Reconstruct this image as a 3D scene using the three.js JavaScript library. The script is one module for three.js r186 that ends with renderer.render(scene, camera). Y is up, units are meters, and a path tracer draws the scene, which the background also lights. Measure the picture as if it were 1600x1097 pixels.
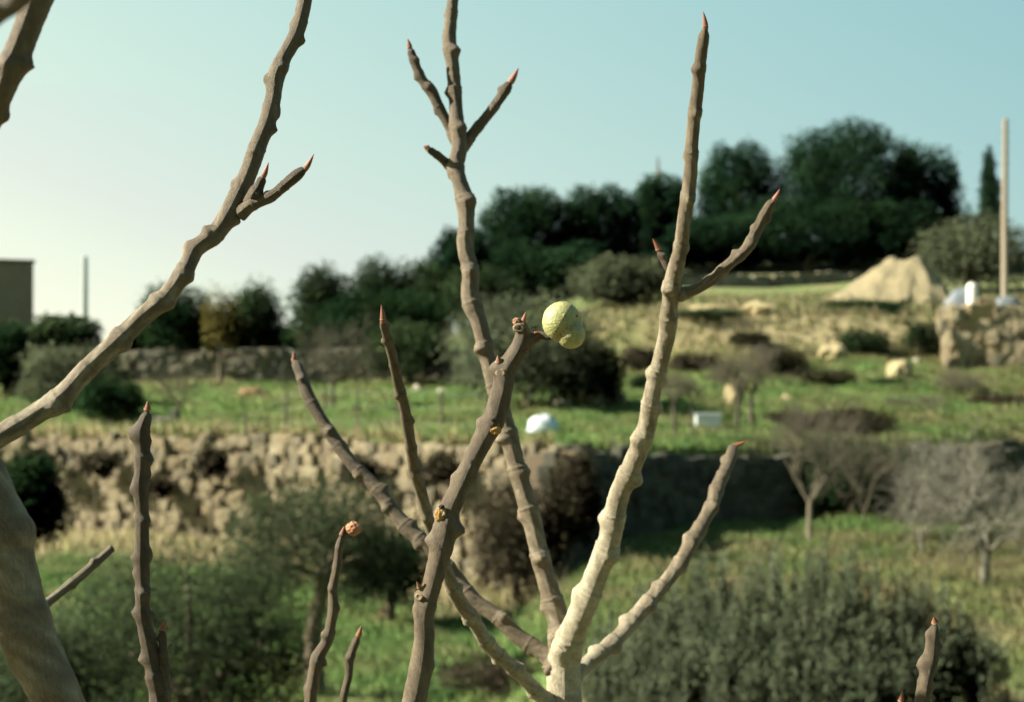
import * as THREE from 'three';
import { mergeGeometries, mergeVertices } from 'three/addons/utils/BufferGeometryUtils.js';
import { createNoise3D } from 'simplex-noise';

// ------------------------------------------------------------------ camera
const EYE = 6.0, FOV = 27;
const scene = new THREE.Scene();
const camera = new THREE.PerspectiveCamera(FOV, 1024 / 702, 0.05, 4000);
camera.position.set(0, EYE, 0);
camera.lookAt(0, EYE, -10);
camera.focus = 0.93;
camera.userData.fStop = 11.5;

// ------------------------------------------------------------------ sun and sky
const RAD = Math.PI / 180, EXPOSURE = 3.0, clamp01 = v => Math.max(-1, Math.min(1, v));
const sunAz = -91 * RAD, sunEl = 34 * RAD;              // left of the view direction
const sunDir = new THREE.Vector3(Math.sin(sunAz) * Math.cos(sunEl), Math.sin(sunEl), -Math.cos(sunAz) * Math.cos(sunEl));
const sun = new THREE.DirectionalLight(new THREE.Color(1.0, 0.93, 0.76), 5);
sun.position.copy(sunDir).multiplyScalar(150).add(new THREE.Vector3(0, EYE, -45));
sun.target.position.set(0, EYE, -45);
sun.castShadow = true;
sun.shadow.mapSize.set(4096, 4096);
Object.assign(sun.shadow.camera, { left: -90, right: 90, top: 60, bottom: -60, near: 1, far: 400 });
sun.shadow.radius = 1;
scene.add(sun, sun.target);
{
  const W = 1024, H = 512, data = new Float32Array(W * H * 4);
  // log radiance: constant, fall with the angle from the sun, rise towards the horizon
  const K = [[-1.907, -0.638, 1.682], [-0.875, -0.355, 0.756], [-0.614, -0.208, 0.325]];
  for (let r = 0; r < H; r++) {
    const up = ((r + 0.5) / H - 0.5) * Math.PI, e = Math.max(0, up) / RAD, w = Math.exp(-e / 25), high = Math.exp(-Math.max(0, e - 14) / 60);
    for (let c = 0; c < W; c++) {
      const a = ((c + 0.5) / W - 0.5) * 2 * Math.PI;
      const x = Math.cos(a) * Math.cos(up), y = Math.sin(up), z = Math.sin(a) * Math.cos(up);
      const gam = Math.max(30, Math.acos(clamp01(x * sunDir.x + y * sunDir.y + z * sunDir.z)) / RAD), i = (r * W + c) * 4;
      for (let k = 0; k < 3; k++) data[i + k] = Math.exp(K[k][0] + K[k][1] * (gam - 90) / 30 + K[k][2] * w) * high / EXPOSURE;
      data[i + 3] = 1;
    }
  }
  const sky = new THREE.DataTexture(data, W, H, THREE.RGBAFormat, THREE.FloatType);
  sky.mapping = THREE.EquirectangularReflectionMapping;
  sky.magFilter = THREE.LinearFilter; sky.needsUpdate = true;
  scene.background = sky; scene.environment = sky;
}
const renderer = new THREE.WebGLRenderer({ antialias: true });
renderer.setSize(1024, 702);
renderer.toneMapping = THREE.LinearToneMapping;
renderer.toneMappingExposure = EXPOSURE;
renderer.shadowMap.enabled = true;

// ------------------------------------------------------------------ helpers
const F = 548.5 / Math.tan(FOV * RAD / 2);
const V = (x, y, z) => new THREE.Vector3(x, y, z);
const at = (px, py, d) => V((px - 800) / F * d, EYE + (548.5 - py) / F * d, -d);
const px2x = (px, d) => (px - 800) / F * d;
const py2y = (py, d) => EYE + (548.5 - py) / F * d;
function rng(seed) { let a = seed >>> 0; return () => { a = (a + 0x6D2B79F5) | 0; let t = Math.imul(a ^ (a >>> 15), 1 | a); t = (t + Math.imul(t ^ (t >>> 7), 61 | t)) ^ t; return ((t ^ (t >>> 14)) >>> 0) / 4294967296; }; }
const R0 = rng(7);
const noise3 = createNoise3D(rng(11));
const clamp = (x, a, b) => Math.min(b, Math.max(a, x));
const sstep = (a, b, x) => { const t = clamp((x - a) / (b - a), 0, 1); return t * t * (3 - 2 * t); };
const lerp = (a, b, t) => a + (b - a) * t;
function pw(table, x) { // piecewise linear
  if (x <= table[0][0]) return table[0][1];
  for (let i = 1; i < table.length; i++) if (x <= table[i][0]) return lerp(table[i - 1][1], table[i][1], (x - table[i - 1][0]) / (table[i][0] - table[i - 1][0]));
  return table[table.length - 1][1];
}
const used = {};
function numbered(n) { if (!(n in used)) { used[n] = 0; return n; } used[n]++; return n + '_' + String(used[n]).padStart(3, '0'); }
function shade(o) { o.castShadow = true; o.receiveShadow = true; return o; }
function thing(name, label, category, pos, group) {
  const g = new THREE.Group(); g.name = numbered(name); g.position.copy(pos); g.userData = { label, category };
  if (group) g.userData.group = group;
  scene.add(g); return g;
}
// geometry is given in world coordinates and moved to the group's own
function part(g, name, geo, mat, parent) {
  geo.translate(-g.position.x, -g.position.y, -g.position.z);
  const m = shade(new THREE.Mesh(geo, mat)); m.name = name; (parent || g).add(m); return m;
}
function single(name, geo, mat, label, category, pos, group) {
  geo.translate(-pos.x, -pos.y, -pos.z);
  const m = shade(new THREE.Mesh(geo, mat)); m.name = numbered(name); m.position.copy(pos);
  m.userData = { label, category }; if (group) m.userData.group = group;
  scene.add(m); return m;
}
function structure(name, geo, mat) { const m = shade(new THREE.Mesh(geo, mat)); m.name = numbered(name); m.userData.kind = 'structure'; scene.add(m); return m; }
const lin = (r, g, b) => new THREE.Color().setRGB(r, g, b);
function std(c, rough = 0.9, extra = {}) { return new THREE.MeshStandardMaterial({ color: c, roughness: rough, side: THREE.DoubleSide, ...extra }); }
function noiseTex(size, fn, srgb = false) {
  const d = new Uint8Array(size * size * 4);
  for (let y = 0; y < size; y++) for (let x = 0; x < size; x++) {
    const v = fn(x / size, y / size), i = (y * size + x) * 4;
    const a = Array.isArray(v) ? v : [v, v, v];
    for (let k = 0; k < 3; k++) d[i + k] = clamp(a[k], 0, 1) * 255;
    d[i + 3] = 255;
  }
  const t = new THREE.DataTexture(d, size, size); t.wrapS = t.wrapT = THREE.RepeatWrapping; t.magFilter = THREE.LinearFilter; t.minFilter = THREE.LinearMipmapLinearFilter; t.generateMipmaps = true;
  if (srgb) t.colorSpace = THREE.SRGBColorSpace; t.needsUpdate = true; return t;
}
// tileable noise on a torus
function tn(u, v, fu, fv, s = 0) {
  const a = u * 2 * Math.PI, b = v * 2 * Math.PI;
  return noise3(Math.cos(a) * fu + s * 7.3, Math.sin(a) * fu + Math.cos(b) * fv * 0.71 + s, Math.sin(b) * fv + Math.cos(b) * fv * 0.3 - s * 3.1);
}
const barkBump = noiseTex(512, (u, v) => 0.5 + 0.22 * tn(u, v, 5, 3, 1) + 0.2 * tn(u, v, 14, 9, 2) + 0.14 * tn(u, v, 40, 26, 3));
const barkMap = noiseTex(512, (u, v) => {
  const n = 0.93 + 0.08 * tn(u, v, 4, 3, 4) + 0.08 * tn(u, v, 16, 10, 5) + 0.06 * tn(u, v, 45, 30, 6);
  const l = tn(u, v, 26, 9, 8) > 0.62 ? 0.82 : 1;       // lenticels
  return [n * l, n * l * 0.985, n * l * 0.96];
}, true);
const groundMap = noiseTex(1024, (u, v) => {
  const n = 0.90 + 0.09 * tn(u, v, 6, 6, 21) + 0.12 * tn(u, v, 20, 20, 22) + 0.13 * tn(u, v, 60, 60, 23);
  return [n, n, n * 0.97];
}, true);
const groundBump = noiseTex(512, (u, v) => 0.5 + 0.25 * tn(u, v, 8, 8, 31) + 0.22 * tn(u, v, 30, 30, 32));

// ------------------------------------------------------------------ terrain
const wallD = x => pw([[-60, 58], [-30, 50], [-20, 46], [-13, 43], [-7, 40], [-2, 35], [1.0, 31.5], [2.5, 33.6], [5, 36], [9, 38.5], [14, 40], [25, 41], [60, 44]], x);
const wallTop = x => EYE + pw([[-30, -2.9], [-13, -2.62], [-7, -2.44], [-2, -2.32], [1, -2.2], [5, -2.57], [9, -2.75], [14, -2.45], [25, -2.2], [60, -2]], x);
function lower(x, d) {
  const left = -5.5 + 0.05 * Math.max(0, 22 - d) * 0 + 0.02 * Math.sin(x * 0.7), right = -4.35 + 0.015 * (x - 5) + 0.25 * sstep(6, 16, x) * sstep(40, 20, d);
  const edge = 1.0 - (30 - d) * 0.12;
  let h = lerp(left, right, sstep(edge - 1.5, edge + 1.2, x));
  h += 0.16 * noise3(x * 0.22, d * 0.22, 1) + 0.05 * noise3(x * 0.9, d * 0.9, 5);
  const near = -1.66 - sstep(4.5, 14.5, d) * 3.5;       // the terrace where the camera stands
  h = lerp(near, h, sstep(9, 15, d));
  h += 10 * sstep(-1.5, -15, d) + 0.25 * Math.max(0, -15 - d);   // the valley side goes on rising behind the camera
  return EYE + h;
}
const bankX = x => sstep(1, 9, x);
function upper(x, d) {
  const w = wallD(x), t = clamp((d - w) / (57 - w), 0, 1);
  const back = EYE + lerp(-1.25, 0.0, bankX(x)) + 0.6 * sstep(18, 30, x) - 0.5 * sstep(-16, -26, x);
  return lerp(wallTop(x), back, Math.pow(t, 1.05)) + (0.14 * noise3(x * 0.25, d * 0.25, 3) + 0.05 * noise3(x * 0.9, d * 0.9, 9)) * sstep(0, 0.15, t);
}
function top2(x, d) {
  const left = -0.15 - 0.4 * sstep(-14, -30, x), right = 1.25 + 0.115 * Math.min(d - 58, 56);
  let h = lerp(left, right, sstep(-9, 9, x)) + 0.15 * noise3(x * 0.15, d * 0.15, 7);
  h -= sstep(130, 300, d) * (7 + Math.max(0, h));
  return EYE + h;
}
function groundY(x, d) {
  const w = wallD(x);
  let h = lerp(lower(x, d), upper(x, d), sstep(w + 0.6, w + 1.15, d));
  const b = lerp(57.6, 56.2, bankX(x)), e = lerp(58.4, 59.4, bankX(x));
  return lerp(h, top2(x, d), sstep(b, e, d));
}
const GREEN = [0.165, 0.23, 0.065], LUSH = [0.14, 0.255, 0.06], DRY = [0.30, 0.25, 0.125], SOIL = [0.26, 0.20, 0.115], OLIVEG = [0.19, 0.21, 0.07], STRAW = [0.40, 0.34, 0.19];
const mixc = (a, b, t) => [lerp(a[0], b[0], t), lerp(a[1], b[1], t), lerp(a[2], b[2], t)];
function groundColor(x, d) {
  const n1 = noise3(x * 0.13, d * 0.13, 40), n2 = noise3(x * 0.5, d * 0.5, 41), n3 = noise3(x * 1.9, d * 1.9, 42);
  const w = wallD(x); let c;
  if (d < w + 1.05) {
    const rightField = sstep(-1.0, 3.5, x + (30 - d) * 0.12);
    const dryness = clamp(rightField * (0.85 - 0.7 * sstep(31, 36, d)) + 0.3 * n1 + 0.3 * n2 + 0.15 * n3, 0, 1);
    c = mixc(mixc(LUSH, GREEN, clamp(0.5 + n2, 0, 1)), mixc(OLIVEG, DRY, clamp(0.35 + 0.8 * n2 + 0.4 * n3, 0, 1)), dryness);
    const scree = sstep(5.5, 0.8, w - d) * sstep(2.5, -1, x);               // dry litter along the foot of the left wall
    c = mixc(c, mixc(STRAW, SOIL, clamp(0.5 + n2, 0, 1)), clamp(scree * (0.85 + 0.4 * n2), 0, 1));
    if (d < 14) c = mixc(c, SOIL, 0.5);
    if (d < 1) c = mixc(c, [0.055, 0.07, 0.03], sstep(1, -2, d) * 0.85);   // evergreen scrub on the slope
    if (d > w - 0.2) c = mixc(SOIL, STRAW, clamp(0.4 + n2, 0, 1));
  } else if (d < 57.3) {
    const t = (d - w) / (57 - w);
    const dryness = clamp(0.14 + 0.45 * n1 + 0.4 * n2 + 0.2 * n3 + 0.5 * sstep(0.6, 1, t) + 0.42 * sstep(3, 8, x), 0, 1);
    c = mixc(mixc(LUSH, GREEN, clamp(0.5 + n2, 0, 1)), mixc(OLIVEG, DRY, clamp(0.3 + n3 * 0.6, 0, 1)), dryness);
  } else {
    const bank = sstep(56, 57.5, d) * sstep(61, 59.5, d) * bankX(x);
    const dryness = clamp(0.3 + 0.6 * n2 + 0.2 * n3, 0, 1);
    c = mixc(GREEN, DRY, dryness); c = mixc(c, mixc(STRAW, SOIL, clamp(0.2 + 0.25 * n3, 0, 1)), bank);
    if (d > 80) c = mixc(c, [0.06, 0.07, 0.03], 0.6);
  }
  return c;
}
{
  const ds = []; { let d = -40; while (d < 1500) { ds.push(d); d += d < 4 ? 2 : d < 30 ? 0.35 : d < 64 ? 0.3 : d < 110 ? 0.9 : d * 0.12; } ds.push(1800); }
  const xs = []; { const half = []; let x = 0; while (x < 1500) { half.push(x); x += x < 26 ? 0.3 : x < 45 ? 0.8 : x * 0.15; } for (let i = half.length - 1; i > 0; i--) xs.push(-half[i]); xs.push(...half); }
  const nx = xs.length, nd = ds.length, P = new Float32Array(nx * nd * 3), C = new Float32Array(nx * nd * 3), U = new Float32Array(nx * nd * 2), I = [];
  for (let j = 0; j < nd; j++) for (let i = 0; i < nx; i++) {
    const k = j * nx + i, x = xs[i], d = ds[j], y = groundY(x, d);
    P.set([x, y, -d], k * 3); C.set(groundColor(x, d), k * 3); U.set([x / 3.1, d / 3.1], k * 2);
    if (i < nx - 1 && j < nd - 1) I.push(k, k + 1, k + nx, k + 1, k + nx + 1, k + nx);
  }
  const g = new THREE.BufferGeometry();
  g.setAttribute('position', new THREE.BufferAttribute(P, 3)); g.setAttribute('color', new THREE.BufferAttribute(C, 3)); g.setAttribute('uv', new THREE.BufferAttribute(U, 2)); g.setIndex(I); g.computeVertexNormals();
  structure('terraced_ground', g, new THREE.MeshStandardMaterial({ vertexColors: true, map: groundMap, bumpMap: groundBump, bumpScale: 0.06, roughness: 1 }));
}

// ------------------------------------------------------------------ stone walls
function stoneGeo(seed) {
  const r = rng(seed), g0 = new THREE.BoxGeometry(1, 1, 1, 2, 2, 2); g0.deleteAttribute('uv'); g0.deleteAttribute('normal');
  const g = mergeVertices(g0), p = g.attributes.position, k = 0.72 + 0.12 * r();
  for (let i = 0; i < p.count; i++) {
    const v = V(p.getX(i), p.getY(i), p.getZ(i)), n = v.clone().normalize().multiplyScalar(0.62);
    v.lerp(n, 1 - k).add(V(r() - 0.5, r() - 0.5, r() - 0.5).multiplyScalar(0.15));
    p.setXYZ(i, v.x, v.y, v.z);
  }
  const out = g.toNonIndexed(); out.computeVertexNormals();
  const uv = new Float32Array(out.attributes.position.count * 2); for (let i = 0; i < out.attributes.position.count; i++) { uv[2 * i] = out.attributes.position.getX(i) + out.attributes.position.getZ(i); uv[2 * i + 1] = out.attributes.position.getY(i) + 0.5 * out.attributes.position.getZ(i); }
  out.setAttribute('uv', new THREE.BufferAttribute(uv, 2)); return out;
}
const STONES = [1, 2, 3, 4, 5, 6].map(s => stoneGeo(s * 31));
const stoneMat = c => new THREE.MeshStandardMaterial({ color: c, roughness: 0.95, map: groundMap, bumpMap: groundBump, bumpScale: 0.02 });
const TAN = [lin(0.36, 0.30, 0.20), lin(0.28, 0.235, 0.16), lin(0.42, 0.36, 0.25), lin(0.22, 0.19, 0.135), lin(0.31, 0.245, 0.15)].map(stoneMat);
const GREY = [lin(0.21, 0.195, 0.15), lin(0.17, 0.16, 0.125), lin(0.25, 0.225, 0.17), lin(0.13, 0.125, 0.095), lin(0.19, 0.165, 0.115)].map(stoneMat);
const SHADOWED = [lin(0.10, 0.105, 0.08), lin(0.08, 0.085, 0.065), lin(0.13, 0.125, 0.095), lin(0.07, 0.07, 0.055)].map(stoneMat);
const coreMat = std(lin(0.11, 0.085, 0.055), 1);
function stoneWall(name, label, path, topFn, baseFn, size, mats, { depth = 0.4, batter = 0.08, seed = 5, rough = 0.07, skip = 0.03 } = {}) {
  const r = rng(seed), pts = path.map(([x, d]) => [x, -d]), seg = []; let L = 0;
  for (let i = 1; i < pts.length; i++) { const l = Math.hypot(pts[i][0] - pts[i - 1][0], pts[i][1] - pts[i - 1][1]); seg.push([L, l]); L += l; }
  const onPath = s => { let i = seg.findIndex(([a, l]) => s <= a + l); if (i < 0) i = seg.length - 1; const t = (s - seg[i][0]) / seg[i][1], a = pts[i], b = pts[i + 1], dx = (b[0] - a[0]) / seg[i][1], dz = (b[1] - a[1]) / seg[i][1]; return { x: lerp(a[0], b[0], t), z: lerp(a[1], b[1], t), dx, dz }; };
  const mid = onPath(L / 2), pos = V(mid.x, baseFn(mid.x, -mid.z), mid.z);
  const g = thing(name, label, 'wall', pos);
  // core behind the stones
  const P = [], I = []; const N = Math.max(8, Math.round(L / 0.8));
  for (let i = 0; i <= N; i++) {
    const q = onPath(L * i / N), nx = -q.dz, nz = q.dx, tp = topFn(q.x, -q.z) - 0.1, bs = baseFn(q.x, -q.z) - 0.35, H = tp - bs;
    const f = (o, y) => P.push(q.x - nx * o - pos.x, y - pos.y, q.z - nz * o - pos.z);
    f(0.04, bs); f(0.04 + batter * H, tp); f(depth + 0.25 + batter * H, tp - 0.03); f(depth + 0.25 + batter * H, bs);
    if (i < N) { const k = i * 4; for (let e = 0; e < 4; e++) { const a = k + e, b = k + (e + 1) % 4; I.push(a, b, a + 4, b, b + 4, a + 4); } }
  }
  I.push(0, 2, 1, 0, 3, 2); { const k = N * 4; I.push(k, k + 1, k + 2, k, k + 2, k + 3); }
  const cg = new THREE.BufferGeometry(); cg.setAttribute('position', new THREE.Float32BufferAttribute(P, 3)); cg.setIndex(I); const cg2 = cg.toNonIndexed(); cg2.computeVertexNormals();
  const cm = shade(new THREE.Mesh(cg2, coreMat)); cm.name = 'core'; g.add(cm);
  const list = [];
  const maxH = 6; let y0 = 0;
  for (let row = 0; y0 < maxH; row++) {
    const hh = size[1] * (0.75 + 0.55 * r()); let s = -r() * size[0] * 0.5; let any = false;
    while (s < L) {
      const w = size[0] * (0.55 + 0.95 * r()), q = onPath(clamp(s + w / 2, 0, L)), bs = baseFn(q.x, -q.z) - 0.15, tp = topFn(q.x, -q.z) + (r() - 0.5) * size[1] * 0.7;
      const y = bs + y0 + hh / 2; s += w * 0.97;
      if (y + hh * 0.3 > tp) continue; any = true;
      if (r() < skip) continue;
      const nx = -q.dz, nz = q.dx, o = batter * y0 + 0.10 + (r() - 0.5) * rough;
      const m = new THREE.Matrix4().compose(V(q.x - nx * o - pos.x, y - pos.y + (r() - 0.5) * 0.04, q.z - nz * o - pos.z), new THREE.Quaternion().setFromEuler(new THREE.Euler((r() - 0.5) * 0.2, Math.atan2(-q.dz, q.dx) + (r() - 0.5) * 0.2, (r() - 0.5) * 0.2)), V(w * 1.02, hh * (0.95 + 0.2 * r()), 0.34));
      list.push({ m, geo: STONES[(r() * 6) | 0], mat: mats[(r() * mats.length) | 0], show: w * hh / (q.x * q.x + q.z * q.z) * (Math.abs(q.x / q.z) < 0.37 ? 1 : 0.01) });
    }
    y0 += hh * 0.93; if (!any && row > 2) break;
  }
  list.sort((a, b) => b.show - a.show);
  list.slice(0, 300).forEach(e => { const m = shade(new THREE.Mesh(e.geo, e.mat)); m.name = 'stone'; e.m.decompose(m.position, m.quaternion, m.scale); g.add(m); });
  const rest = list.slice(300);
  if (rest.length) { const m = shade(new THREE.Mesh(mergeGeometries(rest.map(e => e.geo.clone().applyMatrix4(e.m))), mats[0])); m.name = 'small_stones'; m.userData.kind = 'stuff'; g.add(m); }
  return g;
}
const pathOf = (xs) => xs.map(x => [x, wallD(x) + 0.05]);
stoneWall('terrace_wall', 'long sunlit rubble terrace wall below the left grass terrace', pathOf([-21, -17, -13, -10, -7, -4.5, -2, 0, 1]), (x) => wallTop(x) + 0.12, (x, d) => groundY(x, d - 0.6), [0.40, 0.25], TAN, { seed: 12, batter: 0.16, rough: 0.22, skip: 0.12 });
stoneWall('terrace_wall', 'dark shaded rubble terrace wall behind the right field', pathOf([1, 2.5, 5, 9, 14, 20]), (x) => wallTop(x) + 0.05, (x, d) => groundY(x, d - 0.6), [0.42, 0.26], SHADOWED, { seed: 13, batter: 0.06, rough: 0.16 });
stoneWall('field_wall', 'low grey stone wall at the back of the left grass terrace', [[-24, 58], [-14, 57.6], [-6, 57.4], [0, 57.2], [3, 57.0]], (x) => EYE + 0.08 - 0.25 * sstep(-14, -24, x), (x, d) => groundY(x, d - 0.4), [0.5, 0.3], GREY, { seed: 14, batter: 0.04 });
stoneWall('field_wall', 'low brown stone wall running below the pine grove', [[5, 74], [12, 77], [19, 80]], (x, d) => top2(x, d) + 0.62, (x, d) => top2(x, d) - 0.05, [0.5, 0.28], GREY, { seed: 15, batter: 0.02 });
stoneWall('stone_bastion', 'tall rough stone bastion at the right edge under the pole', [[16.6, 57], [15.8, 53.3], [21.5, 52.6]], (x, d) => EYE + 1.72 + 0.1 * Math.sin(x * 3), (x, d) => groundY(x, d) - 0.3, [0.55, 0.38], TAN, { seed: 16, batter: 0.10, depth: 1.5, rough: 0.2 });
{ // earth filling of the bastion
  const g = new THREE.BoxGeometry(5.2, 3.4, 4.2, 10, 4, 8), p = g.attributes.position;
  for (let i = 0; i < p.count; i++) if (p.getY(i) > 1.6) p.setY(i, p.getY(i) + 0.10 * noise3(p.getX(i), p.getZ(i), 3));
  g.computeVertexNormals(); g.translate(19.3, EYE - 0.05, -55.4);
  structure('bastion_earth', g, new THREE.MeshStandardMaterial({ color: lin(0.25, 0.2, 0.11), map: groundMap, roughness: 1 }));
}

// ------------------------------------------------------------------ rocks and the soil heap
function rockGeo(w, h, dp, seed) {
  const g0 = new THREE.IcosahedronGeometry(0.5, 2), g = mergeVertices((g0.deleteAttribute('uv'), g0.deleteAttribute('normal'), g0)), p = g.attributes.position;
  for (let i = 0; i < p.count; i++) { const v = V(p.getX(i), p.getY(i), p.getZ(i)), n = 1 + 0.28 * noise3(v.x * 2.2 + seed, v.y * 2.2, v.z * 2.2) + 0.10 * noise3(v.x * 6, v.y * 6 + seed, v.z * 6); v.multiplyScalar(n); p.setXYZ(i, v.x * w, v.y * h, v.z * dp); }
  const o = g.toNonIndexed(); o.computeVertexNormals();
  const q = o.attributes.position, uv = new Float32Array(q.count * 2); for (let i = 0; i < q.count; i++) { uv[2 * i] = q.getX(i) + q.getZ(i) * 0.5; uv[2 * i + 1] = q.getY(i) + q.getZ(i) * 0.5; } o.setAttribute('uv', new THREE.BufferAttribute(uv, 2));
  return o;
}
const rockTan = stoneMat(lin(0.46, 0.38, 0.22)), rockPale = stoneMat(lin(0.5, 0.47, 0.38)), rockRed = stoneMat(lin(0.28, 0.16, 0.09));
function rock(px, py, d, wpx, hpx, mat, label, category = 'rock', name = 'rock') {
  const w = wpx / F * d, h = hpx / F * d, x = px2x(px, d), y = groundY(x, d) + h * 0.3;
  single(name, rockGeo(w, h * 1.25, w * 0.8, px).translate(x, y, -d), mat, label, category, V(x, groundY(x, d), -d), 'loose rocks on the terraces');
}
rock(1302, 547, 55, 46, 24, rockTan, 'tan boulder lying below the pale dry bank');
rock(1405, 582, 51, 40, 30, rockTan, 'yellowish boulder left of the stone bastion');
rock(1188, 478, 60, 50, 22, rockTan, 'flat tan rock outcrop above the pale bank, left of the soil mound');
rock(1108, 478, 61, 70, 12, rockTan, 'long low tan ledge left of the flat rock outcrop');
rock(652, 594, 52, 16, 13, rockPale, 'small white stone in the grass beside the bare tree, left one');
rock(690, 604, 50, 16, 14, rockPale, 'small white stone in the grass under the grey olive');
rock(396, 606, 52, 44, 18, rockRed, 'reddish brown stone heap on the left grass terrace', 'stone heap', 'stone_heap');
rock(925, 640, 46, 50, 34, rockTan, 'tan jagged rock right of the grey olive trunk');
rock(955, 634, 47, 40, 30, rockTan, 'tan jagged rock behind the right stem of the fig tree');
rock(880, 650, 45, 26, 18, rockPale, 'small pale rock at the foot of the grey olive');
rock(1148, 612, 45, 30, 46, rockTan, 'upright tan rock behind the twin bare trunks');
rock(1030, 725, 35.2, 22, 20, rockPale, 'pale stone on the top edge of the shaded terrace wall');
rock(1432, 558, 54, 10, 12, rockPale, 'tiny white stone on the slope left of the bastion');
rock(595, 935, 29.6, 18, 26, rockTan, 'small pale stone at the foot of the dark hedge, left of the fig branch');
rock(778, 1010, 23, 22, 26, rockPale, 'whitish stone on the grass bank behind the fig fork');
rock(1230, 628, 46, 16, 14, rockTan, 'small tan stone right of the twin bare trunks');
{
  // pale soil heap
  const d = 66, cx = px2x(1382, d), base = groundY(cx, d), nx = 60, nz = 26, P = [], I = [], U = [];
  const prof = u => pw([[-3.6, -0.3], [-3.0, 0.05], [-1.6, 0.85], [-0.5, 1.65], [0.2, 2.0], [1.5, 2.05], [2.2, 1.3], [3.2, -0.3]], u);
  for (let j = 0; j <= nz; j++) for (let i = 0; i <= nx; i++) {
    const u = -3.6 + 6.8 * i / nx, v = -2.2 + 4.4 * j / nz;
    const y = prof(u) * Math.max(0, 1 - Math.pow(Math.abs(v) / 2.2, 1.7)) * 1.02 + 0.16 * noise3(u * 0.9, v * 0.9, 60) + 0.07 * noise3(u * 3, v * 3, 61) - 0.12;
    P.push(u, y, v); U.push(u / 2, v / 2);
    if (i < nx && j < nz) { const k = j * (nx + 1) + i; I.push(k, k + nx + 1, k + 1, k + 1, k + nx + 1, k + nx + 2); }
  }
  const g = new THREE.BufferGeometry(); g.setAttribute('position', new THREE.Float32BufferAttribute(P, 3)); g.setAttribute('uv', new THREE.Float32BufferAttribute(U, 2)); g.setIndex(I); g.computeVertexNormals();
  g.translate(cx, base, -d);
  single('soil_mound', g, new THREE.MeshStandardMaterial({ color: lin(0.52, 0.44, 0.28), map: groundMap, bumpMap: groundBump, bumpScale: 0.12, roughness: 1 }), 'pale bare soil mound in front of the pine grove', 'soil mound', V(cx, base, -d));
}

// ------------------------------------------------------------------ tubes
function tubeGeo(points, radii, sides = 7) { // plain tapered tube through points
  const P = [], I = [], n = points.length; let N = V(0, 0, 1);
  for (let i = 0; i < n; i++) {
    const T = (i < n - 1 ? points[i + 1].clone().sub(points[i]) : points[i].clone().sub(points[i - 1]));
    if (i > 0 && i < n - 1) T.add(points[i].clone().sub(points[i - 1])); T.normalize();
    if (Math.abs(N.dot(T)) > 0.95) N = Math.abs(T.x) < 0.9 ? V(1, 0, 0) : V(0, 1, 0);
    N = N.sub(T.clone().multiplyScalar(N.dot(T))).normalize(); const B = T.clone().cross(N);
    for (let k = 0; k < sides; k++) { const a = k / sides * 2 * Math.PI, q = points[i].clone().addScaledVector(N, Math.cos(a) * radii[i]).addScaledVector(B, Math.sin(a) * radii[i]); P.push(q.x, q.y, q.z); }
    if (i < n - 1) for (let k = 0; k < sides; k++) { const a = i * sides + k, b = i * sides + (k + 1) % sides; I.push(a, b, a + sides, b, b + sides, a + sides); }
  }
  const e = (n - 1) * sides; for (let k = 1; k < sides - 1; k++) I.push(e, e + k, e + k + 1);
  const g = new THREE.BufferGeometry(); g.setAttribute('position', new THREE.Float32BufferAttribute(P, 3)); g.setIndex(I); g.computeVertexNormals(); return g;
}

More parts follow.
